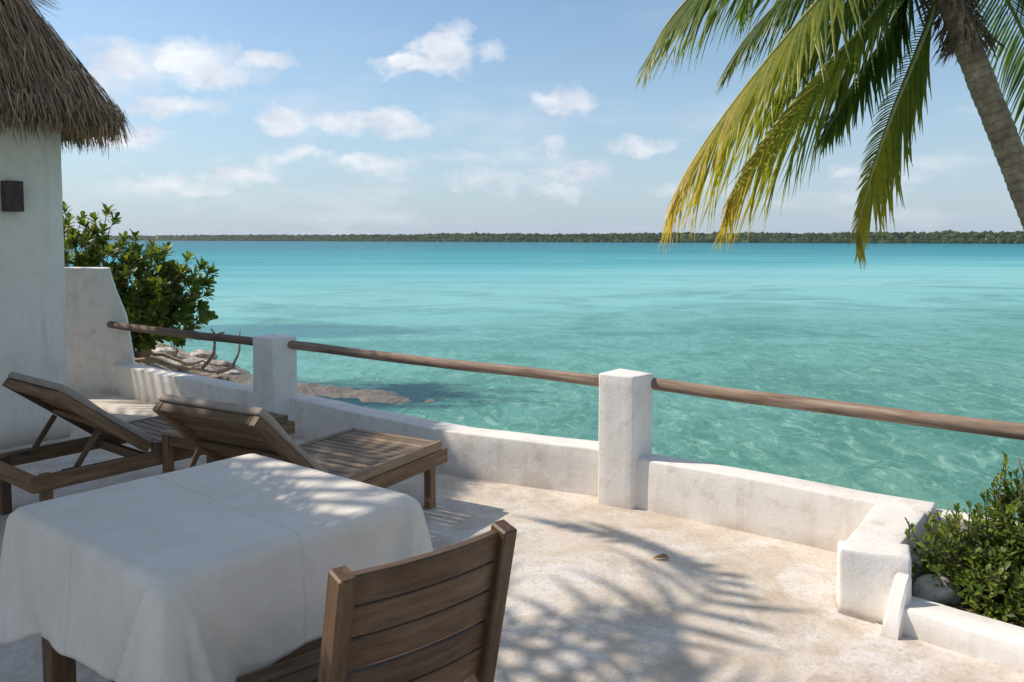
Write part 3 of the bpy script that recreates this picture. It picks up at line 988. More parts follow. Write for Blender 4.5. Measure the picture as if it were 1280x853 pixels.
# thatch
def roof():
    ov = .42; rc = .42
    ha = LEN / 2 + ov; hb = DEP / 2 + ov
    cen = C0 - U * LEN / 2 - Nn * DEP / 2

    def prof(i):             # inset -> height
        if i < .62: return 2.47 + .10 + i * 1.72
        return 2.57 + .62 * 1.72 + (i - .62) * .45

    def ring(s, i):
        """s in 0..4 round the rounded rectangle inset by i; returns point, outward"""
        a = ha - i; b = hb - i; r = max(min(rc - i * .2, min(a, b)), .05)
        a = max(a, r + .01); b = max(b, r + .01)
        segs = [2 * (b - r), math.pi * r / 2, 2 * (a - r), math.pi * r / 2] * 2
        tot = sum(segs); d = (s % 1.0) * tot
        k = 0
        while d > segs[k]: d -= segs[k]; k += 1
        # local coords: X along U, Y along Nn
        cs = [(a - r, -(b - r)), (a - r, b - r), (-(a - r), b - r), (-(a - r), -(b - r))]
        if k == 0: p = (a, -(b - r) + d); o = (1, 0)
        elif k == 1: w = d / r; p = (a - r + r * math.cos(w), b - r + r * math.sin(w)); o = (math.cos(w), math.sin(w))
        elif k == 2: p = (a - r - d, b); o = (0, 1)
        elif k == 3: w = math.pi / 2 + d / r; p = (-(a - r) + r * math.cos(w), b - r + r * math.sin(w)); o = (math.cos(w), math.sin(w))
        elif k == 4: p = (-a, b - r - d); o = (-1, 0)
        elif k == 5: w = math.pi + d / r; p = (-(a - r) + r * math.cos(w), -(b - r) + r * math.sin(w)); o = (math.cos(w), math.sin(w))
        elif k == 6: p = (-(a - r) + d, -b); o = (0, -1)
        else: w = 1.5 * math.pi + d / r; p = (a - r + r * math.cos(w), -(b - r) + r * math.sin(w)); o = (math.cos(w), math.sin(w))
        return cen + U * p[0] + Nn * p[1], U * o[0] + Nn * o[1]
    ns = 96; lv = [-.0, .12, .3, .6, .85, 1.1, 1.3, 1.42]
    V = []; F = []
    for i in lv:
        for k in range(ns):
            p, o = ring(k / ns, i); V.append(Vector((p.x, p.y, prof(i) - .05)))
    for j in range(len(lv) - 1):
        for k in range(ns):
            k2 = (k + 1) % ns; F.append([j * ns + k, j * ns + k2, (j + 1) * ns + k2, (j + 1) * ns + k])
    F.append([(len(lv) - 1) * ns + k for k in range(ns)])
    # underside
    b = len(V)
    for k in range(ns):
        p, o = ring(k / ns, .03); V.append(Vector((p.x, p.y, 2.46)))
    for k in range(ns):
        p, o = ring(k / ns, ov + .05); V.append(Vector((p.x, p.y, 2.62)))
    for k in range(ns):
        k2 = (k + 1) % ns
        F.append([k2, k, b + k, b + k2]); F.append([b + k2, b + k, b + ns + k, b + ns + k2])
    rf = mk('roof', V, F, M['thatch_base'], bld, smooth=True)
    # strands
    rg = random.Random(5); V = []; F = []

    def strand(p, dirv, ln, w, droop, nseg=3, side=None):
        side = side or dirv.cross(Vector((0, 0, 1))).normalized()
        tw = rg.uniform(-.6, .6); side = (side * math.cos(tw) + dirv.cross(side) * math.sin(tw))
        base = len(V); q = p.copy(); d = dirv.copy()
        for j in range(nseg + 1):
            ww = w * (1 - .75 * (j / nseg) ** 1.5)
            V.append(q - side * ww); V.append(q + side * ww)
            q = q + d * (ln / nseg); d = (d + Vector((rg.uniform(-.06, .06), rg.uniform(-.06, .06), -droop))).normalized()
        for j in range(nseg):
            F.append([base + 2 * j, base + 2 * j + 1, base + 2 * j + 3, base + 2 * j + 2])
    # s ranges in view: right corner and camera-facing face get dense cover
    def cover(n, s0, s1, i0, i1, wid=.005):
        for _ in range(n):
            s = rg.uniform(s0, s1); i = rg.uniform(i0, i1)
            p, o = ring(s, i); z = prof(i)
            sl = 1.72 if i < .62 else .45
            d = (o * 1.0 + Vector((0, 0, -sl))).normalized()
            tang = Vector((-o.y, o.x, 0))
            d = (d + tang * rg.gauss(0, .13) + Vector((0, 0, 1)) * rg.uniform(-.02, .14) + o * rg.uniform(0, .12)).normalized()
            nrm = (o * sl + Vector((0, 0, 1))).normalized()
            q = Vector((p.x, p.y, z)) + nrm * rg.uniform(-.03, .055)
            strand(q, d, rg.uniform(.22, .5) * (.55 if i < .22 else 1), rg.uniform(.6, 1.3) * wid, .05)
    # perimeter fraction: seg0 far end side (.0-.2), corner, seg2 front face ...
    cover(24000, .06, .56, .02, 1.3, .0048)
    cover(3000, .06, .56, 1.1, 1.42, .009)
    cover(5000, .56, 1.06, .02, 1.4, .012)
    for _ in range(9000):      # eave fringe
        s = rg.uniform(.0, 1.0) if rg.random() < .25 else rg.uniform(.10, .54)
        p, o = ring(s, rg.uniform(-.03, .22)); tang = Vector((-o.y, o.x, 0))
        q = Vector((p.x, p.y, 2.47 + rg.uniform(-.02, .20)))
        d = (o * rg.uniform(.0, .42) + Vector((0, 0, -1)) + tang * rg.gauss(0, .16)).normalized()
        strand(q, d, rg.uniform(.05, .165) * (1.35 if rg.random() < .06 else 1), rg.uniform(.003, .006), .03, 2)
    th = mk('thatch', V, F, M['thatch'], rf); th['kind'] = 'stuff'


roof()

# wall lamp
lampe = empty('wall_lamp', lp(.40, 0, 1.80), label='small dark box lamp fixed to the white building wall', cat='lamp')


def lbox(name, a0, a1, b0, b1, z0, z1, mat, parent, bev=.004):
    p0 = lp((a0 + a1) / 2, b0, (z0 + z1) / 2); p1 = lp((a0 + a1) / 2, b1, (z0 + z1) / 2)
    return bar(name, wm(parent).inverted() @ p0, wm(parent).inverted() @ p1, abs(a1 - a0), z1 - z0, mat, parent, bev=bev)


lbox('lamp_housing', .34, .46, -.008, -.11, 1.80, 2.03, M['lamp_wood'], lampe)
lbox('back_plate', .352, .448, .01, -.008, 1.82, 2.01, M['metal_dark'], lampe, .001)

# sloping wall beyond the building
def slope_wall():
    # front outline in the x-z plane at y=8.2, thickness back
    right = [(-3.89, -.6), (-3.90, .30), (-3.93, .55), (-3.97, .80), (-4.02, .93), (-4.065, 1.05), (-4.10, 1.17), (-4.13, 1.285)]
    left = -6.6; TK = .2
    V = []; F = []; y0, y1 = 8.2, 8.4
    rows = []
    nxs = 20
    R2 = []
    for k in range(len(right) - 1):
        (xa, za), (xb, zb) = right[k], right[k + 1]
        for q in range(3): R2.append((xa + (xb - xa) * q / 3, za + (zb - za) * q / 3))
    R2.append((-4.133, 1.297)); 
    for (xr, zz) in R2:
        for yy in (y0, y1):
            for i in range(nxs + 1):
                xe = xr if yy == y0 else xr * 1.022
                V.append(Vector((left + (xe - left) * i / nxs, yy, zz)))
    n1 = nxs + 1
    for k in range(len(R2) - 1):
        a = k * 2 * n1
        for i in range(nxs):
            F.append([a + i, a + i + 1, a + 2 * n1 + i + 1, a + 2 * n1 + i])
            F.append([a + n1 + i + 1, a + n1 + i, a + 3 * n1 + i, a + 3 * n1 + i + 1])
        F.append([a + nxs, a + n1 + nxs, a + 3 * n1 + nxs, a + 2 * n1 + nxs])
    a = (len(R2) - 1) * 2 * n1
    for i in range(nxs): F.append([a + i, a + i + 1, a + n1 + i + 1, a + n1 + i])
    o = mk('sloping_wall', wobble(V, .005, 3), F, M['plaster'])
    bv = o.modifiers.new('bevel', 'BEVEL'); bv.width = .012; bv.segments = 3; bv.limit_method = 'ANGLE'; bv.angle_limit = R(50)
    tag(o, 'tall white wall with a sloping right edge joining the building to the low wall', 'wall')


slope_wall()

# ---------------------------------------------------------------- furniture
def make_lounger(BA=44, BL=.62):
    L_, W = 1.66, .69
    e = empty('sun_lounger', (0, 0, 0), label='wooden sun lounger', cat='sun lounger', group='wooden sun loungers side by side on the terrace')
    w = M['wood']; s = M['wood_slat']
    zt = .345; h = .085; zc = zt - h / 2
    for y in (.0175, W - .0175): bar('side_rail', (0, y, zc), (L_, y, zc), .035, h, w, e)
    for x in (.0175, L_ - .0175): bar('end_rail', (x, .035, zc), (x, W - .035, zc), .035, h, w, e)
    bar('cross_rail', (.66, .035, zc - .012), (.66, W - .035, zc - .012), .035, h - .03, w, e)
    for x in (.09, L_ - .10):
        for y in (.062, W - .062): bar('leg', (x, y, 0), (x, y, zt - .006), .05, .055, w, e, up=(1, 0, 0), bev=.004)
    # seat: side stiles with slats let in across
    x0, x1 = .66, L_ - .055
    for y in (.022, W - .022): bar('seat_stile', (x0, y, zt + .028), (x1, y, zt + .028), .040, .050, s, e)
    bar('seat_end', (x1 - .022, .043, zt + .026), (x1 - .022, W - .043, zt + .026), .044, .050, s, e)
    n = 15; pitch = (x1 - .044 - x0) / n
    for i in range(n):
        x = x0 + pitch * (i + .5)
        bar('seat_slat', (x, .043, zt + .038), (x, W - .043, zt + .038), pitch - .010, .018, s, e, bev=.002)
    # raised back
    ang = R(BA); hx, hz = x0 - .01, zt + .045
    ux = Vector((-math.cos(ang), 0, math.sin(ang))); un = Vector((math.sin(ang), 0, math.cos(ang)))

    def B(t, y, n_): return Vector((hx, y, hz)) + ux * t + un * n_
    for y in (.022, W - .022): bar('back_stile', B(0, y, -.026), B(BL, y, -.026), .042, .052, w, e, up=un)
    bar('top_rail', B(BL - .03, .044, -.026), B(BL - .03, W - .044, -.026), .055, .046, w, e, up=un)
    bar('back_brace', B(.30, .044, -.040), B(.30, W - .044, -.040), .045, .020, w, e, up=un)
    n = 11; pitch = (BL - .06) / n
    for i in range(n):
        t = pitch * (i + .5)
        bar('back_slat', B(t, .044, -.012), B(t, W - .044, -.012), pitch - .009, .018, w, e, up=un, bev=.002)
    # thin canvas pad on the back
    V, F = rgrid(BL + .01, W - .006, .036, .016, .05)
    P = []
    for v in V:
        pu = .006 * math.sin(v.x * 14) * (v.z / .036)
        P.append(B(v.x - .0, v.y + .003, v.z + .003 + pu))
    mk('back_pad', P, F, M['pad'], e, smooth=True)
    # prop struts with dark hinge
    for y in (.060, W - .060):
        bar('prop', B(.30, y, -.06), Vector((.24, y, zt - .02)), .018, .030, w, e, up=(1, 0, 0))
        bar('hinge', Vector((.17, y - .002, zt - .012)), Vector((.23, y - .002, zt - .012)), .014, .020, M['metal_dark'], e, bev=.002)
    return e


lg = make_lounger()
lg2 = make_lounger(38, .64)
u = Vector((math.cos(R(60.5)), math.sin(R(60.5)), 0))
foot = Vector((-.385, 4.735, 0)); rt = foot - u * 1.66
lg.location = rt; lg.rotation_euler = (0, 0, R(60.5))
tag(lg, 'right wooden sun lounger with slatted foot end, just behind the white table')
ua = R(52); lg2.location = Vector((-2.51, 4.12, 0)); lg2.rotation_euler = (0, 0, ua)
tag(lg2, 'left wooden sun lounger with raised taupe padded back beside the building wall')


def side_table():
    e = empty('side_table', (-2.06, 4.64, 0), R(-28), label='small low wooden side table standing between the two loungers', cat='side table')
    S = .42; H = .47; w = M['wood']
    # local x to the right along the near edge, local y away
    for x in (.025, S - .025):
        for y in (.025, S - .025): bar('leg', (x, y, 0), (x, y, H - .022), .048, .048, w, e, up=(1, 0, 0))
    for y in (.02, S - .02): bar('apron', (.052, y, H - .055), (S - .052, y, H - .055), .02, .06, w, e)
    for x in (.02, S - .02): bar('apron', (x, .052, H - .055), (x, S - .052, H - .055), .02, .06, w, e)
    n = 6; p = (S + .02) / n
    for i in range(n): bar('slat', (-.01, -.01 + p * (i + .5), H - .010), (S + .01, -.01 + p * (i + .5), H - .010), p - .006, .02, M['wood_slat'], e)


side_table()


def make_chair():
    org = Vector((-.431, 1.690, 0)); th = R(39.7)
    e = empty('wooden_chair', org, th, label='dark wooden chair with slatted back drawn up to the table', cat='chair')
    W = .475; w = M['wood_chair']
    def bp(t, x, n_=0):   # back plane, t = height
        lean = .22
        y = -(t - .45) * lean
        return Vector((x, y - n_, t))
    upb = Vector((0, -1, -.22)).normalized()
    for x in (.021, W - .021):
        bar('back_post', bp(.44, x), bp(.905, x), .042, .058, w, e, up=(0, -1, 0), bev=.005)
        bar('rear_leg', (x, .015, 0), (x, .003, .44), .042, .056, w, e, up=(0, -1, 0), bev=.004)
        bar('front_leg', (x, .40, 0), (x, .40, .415), .042, .042, w, e, up=(0, -1, 0), bev=.004)
        bar('side_rail', (x, .03, .385), (x, .38, .385), .028, .06, w, e)
    hs = [.074, .072, .074, .070, .070]; z = .895; gap = .0045
    for i, hh in enumerate(hs):
        zc = z - hh / 2
        V = []; F = []
        nseg = 10; x0, x1 = .042, W - .042
        a = Vector((0, 0, 0))
        for k in range(nseg + 1):
            x = x0 + (x1 - x0) * k / nseg
            bow = .020 * (1 - (2 * k / nseg - 1) ** 2)
            for (dz, dn) in ((hh / 2, .010), (hh / 2 - .004, .013), (-hh / 2 + .004, .013), (-hh / 2, .010), (-hh / 2, -.011), (hh / 2, -.011)):
                V.append(bp(zc + dz, x, dn + bow - .006))
        m6 = 6
        for k in range(nseg):
            for q in range(m6):
                q2 = (q + 1) % m6; F.append([k * 6 + q, k * 6 + q2, (k + 1) * 6 + q2, (k + 1) * 6 + q])
        F.append(list(range(6))[::-1]); F.append([nseg * 6 + q for q in range(6)])
        cc = bp(zc, W / 2)
        me = mesh('back_slat', [v - cc for v in V], F)
        link('back_slat', me, wm(e) @ Matrix.Translation(cc), e, w)
        z -= hh + gap + (.006 if i == 2 else 0)
    n = 6; p = .45 / n
    for i in range(n): bar('seat_slat', (-.004, -.0 + p * (i + .5) + .01, .438), (W + .004, p * (i + .5) + .01, .438), p - .008, .022, w, e)
    bar('front_rail', (.042, .395, .385), (W - .042, .395, .385), .028, .06, w, e)
    bar('rear_rail', (.042, .02, .385), (W - .042, .02, .385), .028, .06, w, e)
    return e


make_chair()

# table and cloth
TN = Vector((-.883, 1.955, 0)); TA = Vector((math.cos(R(50)), math.sin(R(50)), 0)); TB = Vector((math.cos(R(143)), math.sin(R(143)), 0))   # right side, left side directions
TS = .850
ang_t = math.atan2(TA.y, TA.x)
tb = empty('dining_table', TN, ang_t, label='square dark wooden table under the long white cloth', cat='table')
wc = M['wood_chair']
for x in (.055, TS - .055):
    for y in (.055, TS - .045): bar('leg', (x, y, 0), (x, y, .715), .075, .075, wc, tb, up=(1, 0, 0), bev=.004)
nb = 7; pp = (TS - .03) / nb
for i in range(nb): bar('top_plank', (.015, .015 + pp * (i + .5), .728), (TS - .015, .015 + pp * (i + .5), .728), pp - .004, .026, wc, tb)
for y in (.055, TS - .075): bar('stretcher', (.095, y, .375), (TS - .095, y, .375), .035, .095, wc, tb)
for x in (.055, TS - .055): bar('stretcher', (x, .095, .375), (x, TS - .115, .375), .035, .095, wc, tb)


def tablecloth():
    S = TS; zt = .752; c = S / 2; rc = .022
    # perimeter of a rounded square, local coordinates centred on the table
    a = c - rc
    segs = []
    per = []
    ne = 84; ncn = 24
    corners = [(a, -a, -90), (a, a, 0), (-a, a, 90), (-a, -a, 180)]
    for ci, (cx, cy, st) in enumerate(corners):
        for k in range(ncn):
            w = R(st + 90 * k / ncn)
            cdist = (k / ncn - .5) * rc * 1.57
            per.append((cx + rc * math.cos(w), cy + rc * math.sin(w), math.cos(w), math.sin(w), ci, cdist))
        nx_, ny_ = math.cos(R(st + 90)), math.sin(R(st + 90))
        tx, ty = -ny_, nx_
        sx, sy = cx + rc * nx_, cy + rc * ny_
        for k in range(ne):
            t = 2 * a * k / ne
            d0 = t + rc * .785; d1 = (2 * a - t) + rc * .785
            if d0 < d1: per.append((sx + tx * t, sy + ty * t, nx_, ny_, ci, d0))
            else: per.append((sx + tx * t, sy + ty * t, nx_, ny_, (ci + 1) % 4, -d1))
    NP = len(per)
    V = []; F = []
    rings = 16
    # top
    V.append(Vector((0, 0, zt)))
    for j in range(1, rings + 1):
        f = j / rings
        for (x, y, nx_, ny_, ci, cd) in per:
            p = Vector((x * f * (1 - .012), y * f * (1 - .012), zt))
            p.z += .0022 * noise.noise(Vector((p.x * 5, p.y * 5, 0))) + .0010 * noise.noise(Vector((p.x * 16, p.y * 22, 2)))
            V.append(p)
    for k in range(NP):
        k2 = (k + 1) % NP; F.append([0, 1 + k, 1 + k2])
    for j in range(rings - 1):
        for k in range(NP):
            k2 = (k + 1) % NP; F.append([1 + j * NP + k, 1 + (j + 1) * NP + k, 1 + (j + 1) * NP + k2, 1 + j * NP + k2])
    last = 1 + (rings - 1) * NP
    nd = 26
    amp_c = {0: .75, 1: .8, 2: .30, 3: 1.05}
    for j in range(1, nd + 1):
        r = j / nd
        for k, (x, y, nx_, ny_, ci, cd) in enumerate(per):
            q = abs(cd)
            # corner cone: hangs lower and stands out, with a tuck on each side
            bump_ = math.exp(-(q / (.020 + .050 * r)) ** 2)
            tuck1 = math.exp(-((cd - .085 - .045 * r) / (.026 + .02 * r)) ** 2); tuck2 = math.exp(-((cd + .070 + .06 * r) / (.028 + .02 * r)) ** 2)
            low = math.exp(-(q / .16) ** 2)
            drop = .315 + .085 * low + .012 * noise.noise(Vector((k * .05, 0, 3)))
            # whole-edge waves
            pos = Vector((x * 5.2, y * 5.2, 0))
            wave = noise.noise(pos + Vector((3, 1, r * .6))) * .026 * r ** 1.2 + noise.noise(Vector((pos.x * 2.8, pos.y * 2.8, r * 1.2))) * .013 * r
            A = amp_c[ci]
            wd_ = .012 + .012 * r
            G = lambda c_, w_: math.exp(-abs((cd - c_) / w_) ** 1.25)
            fold = .062 * G(-.085 * r ** .8 - .008, wd_) + .060 * G(.004, wd_ * .9) + .055 * G(.080 * r ** .8 + .016, wd_ * 1.3) + .034 * G(0, .085) - .022 * G(-.18 * r - .02, .03) - .022 * G(.18 * r + .02, .035)
            o = .004 + .010 * min(1, r * 12) + .022 * r + A * r ** .60 * fold + wave
            o += .0035 * noise.noise(Vector((x * 17, y * 17, r * 2.5))) * min(1, r * 4) + .002 * noise.noise(Vector((x * 40, y * 40, r * 9)))
            zz = zt - drop * r - (.0)
            if r < .1: pass
            # sideways: cloth of the corner leans in on itself
            tx, ty = -ny_, nx_
            lean = 0.0
            V.append(Vector((x + nx_ * o + tx * lean, y + ny_ * o + ty * lean, zz - .003)))
        b0 = last if j == 1 else 1 + rings * NP + (j - 2) * NP
        b1 = 1 + rings * NP + (j - 1) * NP
        for k in range(NP):
            k2 = (k + 1) % NP; F.append([b0 + k, b1 + k, b1 + k2, b0 + k2])
    me = mesh('tablecloth', [v - Vector((0, 0, .40)) for v in V], F, True)
    cen = TN + TA * (S / 2) + TB * (S / 2) + Vector((0, 0, .40))
    for v in me.vertices:           # the cloth hangs a little askew on the table
        q = TA * v.co.x + TB * (v.co.y * 1.03); z = v.co.z
        w = Matrix.Rotation(-ang_t, 3, 'Z') @ Vector((q.x, q.y, z)); v.co = w
    o = link('tablecloth', me, Matrix.Translation(cen) @ Matrix.Rotation(ang_t, 4, 'Z'), None, M['cloth'])
    sm = o.modifiers.new('smooth', 'SMOOTH'); sm.iterations = 1; sm.factor = .4
    so = o.modifiers.new('thick', 'SOLIDIFY'); so.thickness = .0016; so.offset = 1
    tag(o, 'white linen cloth with fold creases draped over the square table', 'tablecloth')


tablecloth()


# ---------------------------------------------------------------- foliage
def leaf_geo(p, d, nrm, ln, wd, V, F, cup=.25, shape='ob'):
    """small folded leaf"""
    s = d.cross(nrm).normalized(); n = s.cross(d).normalized()
    b = len(V)
    st = ((0, .10), (.35, .62), (.70, 1.0), (.92, .66)) if shape == 'ob' else ((0, .12), (.3, .9), (.6, 1.0), (.85, .5))
    for (t, w) in st:
        c = p + d * (ln * t) - n * (ln * .10 * t * t)
        V.append(c - s * (wd * .5 * w) + n * (wd * cup * w)); V.append(c + s * (wd * .5 * w) + n * (wd * cup * w)); V.append(c)
    V.append(p + d * ln - n * ln * .12)
    for i in range(3):
        a = b + 3 * i
        F.append([a, a + 2, a + 5, a + 3]); F.append([a + 2, a + 1, a + 4, a + 5])
    t = b + 12; F.append([b + 9, b + 11, t]); F.append([b + 11, b + 10, t])


def emit_leaves(leaves, mat, parent, nind=300, extent=None, name='leaf', joined='foliage'):
    """leaves: list of (V,F). The ones that show largest become single objects, the rest one mesh"""
    def inview(c):
        v = c - CAM
        if v.y < .2: return False
        return abs(v.x / v.y) < .64 and -.56 < v.z / v.y < .31
    def size(V):
        c = V[0]
        return (V[-1] - V[0]).length / max((c - CAM).length, .1)
    scored = []
    for i, (V, F, pr) in enumerate(leaves):
        scored.append((-(size(V) * pr) if inview(V[0]) else 0, i))
    scored.sort()
    single = set(i for s, i in scored[:nind] if s < 0)
    VV = []; FF = []
    for i, (V, F, pr) in enumerate(leaves):
        if i in single:
            mk(name, V, F, mat, parent, smooth=True)
        else:
            b = len(VV); VV += V; FF += [[q + b for q in f] for f in F]
    o = mk(joined, VV, FF, mat, parent, smooth=True); o['kind'] = 'stuff'
    return o


def shore_shrub():
    rg = random.Random(21)
    root = Vector((-5.9, 11.6, -.35))
    e = empty('seagrape_shrub', root, label='large glossy green shrub leaning out behind the sloping white wall', cat='shrub')
    leaves = []; SV = []; SF = []
    tips = []
    # crown volumes: centre, radii
    vols = [((-5.95, 11.6, 1.15), (.62, .6, .62), 66), ((-5.25, 11.5, .85), (.62, .6, .62), 82), ((-4.80, 11.4, .86), (.46, .45, .36), 50), ((-6.4, 11.7, 1.45), (.45, .5, .5), 46), ((-5.0, 11.5, .42), (.62, .6, .36), 64), ((-5.5, 11.4, .55), (.6, .6, .5), 80), ((-5.8, 12.1, .7), (.8, .5, .6), 40)]
    for (c, r, n) in vols:
        for _ in range(n):
            while True:
                q = Vector((rg.uniform(-1, 1), rg.uniform(-1, 1), rg.uniform(-1, 1)))
                if q.length < 1 and q.length > .25: break
            if rg.random() < .6: q = q.normalized() * rg.uniform(.8, 1.03)
            p = Vector((c[0] + q.x * r[0], c[1] + q.y * r[1], c[2] + q.z * r[2]))
            dd = (q + Vector((.35, -.15, .75))).normalized()
            tips.append((p, dd))
    # named outstanding sprigs against the sky and the water
    for (x, y, z, dx, dz) in ((-6.42, 11.5, 2.02, -.1, 1), (-6.38, 11.5, 1.80, .1, 1), (-5.80, 11.5, 1.98, .3, 1), (-5.70, 11.5, 1.86, .5, .9), (-5.98, 11.5, 1.88, -.1, 1), (-6.12, 11.5, 1.78, -.3, 1), (-5.40, 11.5, 1.62, .1, 1), (-5.12, 11.4, 1.50, .2, 1), (-4.92, 11.4, 1.44, .3, 1), (-4.62, 11.4, 1.32, .4, 1), (-4.30, 11.4, 1.12, .8, .7), (-4.42, 11.4, 1.20, .6, .9), (-4.36, 11.4, .96, .9, .3), (-4.45, 11.4, .62, .9, .0), (-4.36, 11.4, .50, .8, -.3), (-4.62, 11.4, .98, .7, .6)):
        tips.append((Vector((x, y, z)), Vector((dx, -.2, dz)).normalized()))
    for (p, dd) in tips:
        # branchlet
        base = p - dd * rg.uniform(.16, .30)
        tube([base, base.lerp(p, .5) + noise.noise_vector(p * 3) * .02, p], lambda t: .008 - .003 * t, 4, SV, SF)
        nl = rg.randint(9, 14); s0 = dd.orthogonal().normalized(); s1 = dd.cross(s0)
        ph = rg.uniform(0, 6.28)
        for k in range(nl):
            w = ph + k * 2.4
            rad = s0 * math.cos(w) + s1 * math.sin(w)
            f = k / nl
            spread = .95 - .6 * f
            d = (dd * (1.05 - spread * .5) + rad * spread + Vector((0, 0, rg.uniform(-.1, .1)))).normalized()
            V = []; F = []
            ln = rg.uniform(.105, .165)
            leaf_geo(p - dd * (.09 * (1 - f)), d, (dd + Vector((0, 0, .3)) - rad * .2).normalized(), ln, ln * rg.uniform(.40, .50), V, F, .16)
            leaves.append((V, F, 1.0 - .4 * (p.y - 11) + .3 * dd.z))
    # main stems
    for k in range(15):
        c = rg.choice(vols)[0]
        tgt = Vector(c) + Vector((rg.uniform(-.3, .3), rg.uniform(-.3, .3), rg.uniform(-.2, .3)))
        a = root + Vector((rg.uniform(-.15, .15), rg.uniform(-.15, .15), 0))
        mid = a.lerp(tgt, .5) + Vector((rg.uniform(-.1, .1), 0, .15))
        tube(path_pts([a, mid, tgt], 5), lambda t: .03 * (1 - .7 * t), 6, SV, SF)
    mk('stem', SV, SF, M['stem'], e, smooth=True)
    emit_leaves(leaves, M['leaf_big'], e, 280)


shore_shrub()


def hedge():
    rg = random.Random(8)
    root = Vector((2.25, 3.28, .06))
    e = empty('planter_shrub', root, label='dense small leaved green shrub growing in the planter at the right', cat='shrub')
    leaves = []; SV = []; SF = []
    vols = [((1.96, 3.36, .24), (.25, .18, .21), 300), ((2.25, 3.30, .27), (.32, .22, .23), 360), ((2.15, 3.25, .45), (.17, .16, .20), 170), ((2.62, 3.1, .34), (.35, .25, .30), 220), ((2.0, 3.16, .20), (.20, .14, .15), 140), ((2.4, 2.95, .22), (.3, .2, .18), 160), ((2.25, 3.25, .60), (.09, .09, .14), 40)]
    tips = []
    for (c, r, n) in vols:
        for _ in range(n):
            q = Vector((rg.gauss(0, 1), rg.gauss(0, 1), rg.gauss(0, 1))).normalized() * rg.uniform(.55, 1.04) 
            p = Vector((c[0] + q.x * r[0], c[1] + q.y * r[1], max(c[2] + q.z * r[2], .09)))
            # keep off the walls
            if (p.x < 1.79 and p.z < .31) and p.y < 3.5 and (p.x - 1.66) < .0: continue
            tips.append((p, (q * .8 + Vector((-.05, -.15, .9))).normalized(), rg.uniform(.05, .10)))
    for (x, y, z, l_) in ((2.06, 3.3, .70, .20), (2.03, 3.3, .60, .16), (2.11, 3.3, .64, .16), (2.18, 3.3, .62, .18), (1.94, 3.3, .50, .14), (1.88, 3.3, .50, .12), (1.99, 3.3, .54, .14), (2.22, 3.2, .60, .15), (1.80, 3.4, .42, .10), (1.73, 3.42, .37, .08), (2.14, 3.25, .56, .16)):
        for k in range(2): tips.append((Vector((x + rg.uniform(-.015, .015), y + rg.uniform(-.02, .02), z + rg.uniform(-.03, 0))), Vector((rg.uniform(-.15, .15), -.05, 1)).normalized(), l_))
    for (p, dd, sl) in tips:
        base = p - dd * sl
        tube([base, p], .0022, 3, SV, SF, cap=False)
        s0 = dd.orthogonal().normalized(); s1 = dd.cross(s0); nl = max(5, int(sl * 70))
        for k in range(nl):
            f = k / nl; w = k * 2.4 + p.x * 50
            rad = s0 * math.cos(w) + s1 * math.sin(w)
            d = (dd * (.55 + .6 * f) + rad * (.95 - .6 * f)).normalized()
            ln = rg.uniform(.032, .052) * (1 - .25 * f)
            V = []; F = []
            leaf_geo(base.lerp(p, f), d, (dd * .8 + rad * -.3 + Vector((0, 0, .4))).normalized(), ln, ln * .46, V, F, .15)
            leaves.append((V, F, 1.0 + .6 * dd.z - .8 * (p.y - 3.2)))
    for k in range(22):
        c = rg.choice(vols)[0]; tgt = Vector(c) + Vector((rg.uniform(-.15, .15), rg.uniform(-.1, .1), .08))
        a = Vector((c[0] + rg.uniform(-.06, .06), c[1] + rg.uniform(-.05, .05), .05)).lerp(root, .25)
        tube(path_pts([a, a.lerp(tgt, .5) + Vector((.02, 0, .02)), tgt], 4), lambda t: .008 * (1 - .6 * t), 5, SV, SF)
    mk('stem', SV, SF, M['stem'], e, smooth=True)
    emit_leaves(leaves, M['leaf_small'], e, 280)


hedge()

o = rock('bed_rock', (1.795, 3.315, .10), .085, M['rock_pale'], 4, (1.15, .8, .85), 3); tag(o, 'pale rounded rock in the planter beside the end block', 'rock', 'rocks in the planter bed')
o = rock('bed_rock', (2.06, 3.02, .085), .05, M['rock_pale'], 9, (1.3, .9, .7), 3); tag(o, 'small white rock in the planter soil near the right edge', 'rock', 'rocks in the planter bed')


def litter():
    rg = random.Random(12); V = []; F = []
    for _ in range(900):
        a = rg.random(); b = rg.random()
        p = Vector((1.68, 3.22, 0)).lerp(Vector((2.8, 2.2, 0)), a).lerp(Vector((2.1, 3.75, 0)).lerp(Vector((3.6, 3.0, 0)), a), b ** 1.3)
        p.z = .074 + rg.uniform(0, .012)
        w = rg.uniform(0, 6.28); d = Vector((math.cos(w), math.sin(w), rg.uniform(-.1, .35))).normalized()
        leaf_geo(p, d, Vector((0, 0, 1)), rg.uniform(.012, .034), rg.uniform(.005, .012), V, F, .3)
    o = mk('leaf_litter', V, F, M['debris']); tag(o, 'dry brown leaf litter scattered over the planter soil', 'leaf litter', kind='stuff')


litter()
V = []; F = []
leaf_geo(Vector((.70, 3.905, .006)), Vector((1, .06, .10)).normalized(), Vector((0, -.15, 1)), .085, .038, V, F, .35)
o = mk('fallen_leaf', V, F, M['dry_leaf'], smooth=True); tag(o, 'single curled brown leaf lying on the terrace floor', 'leaf')


# ---------------------------------------------------------------- palms
FW = .55
LEAFLETS = [0]


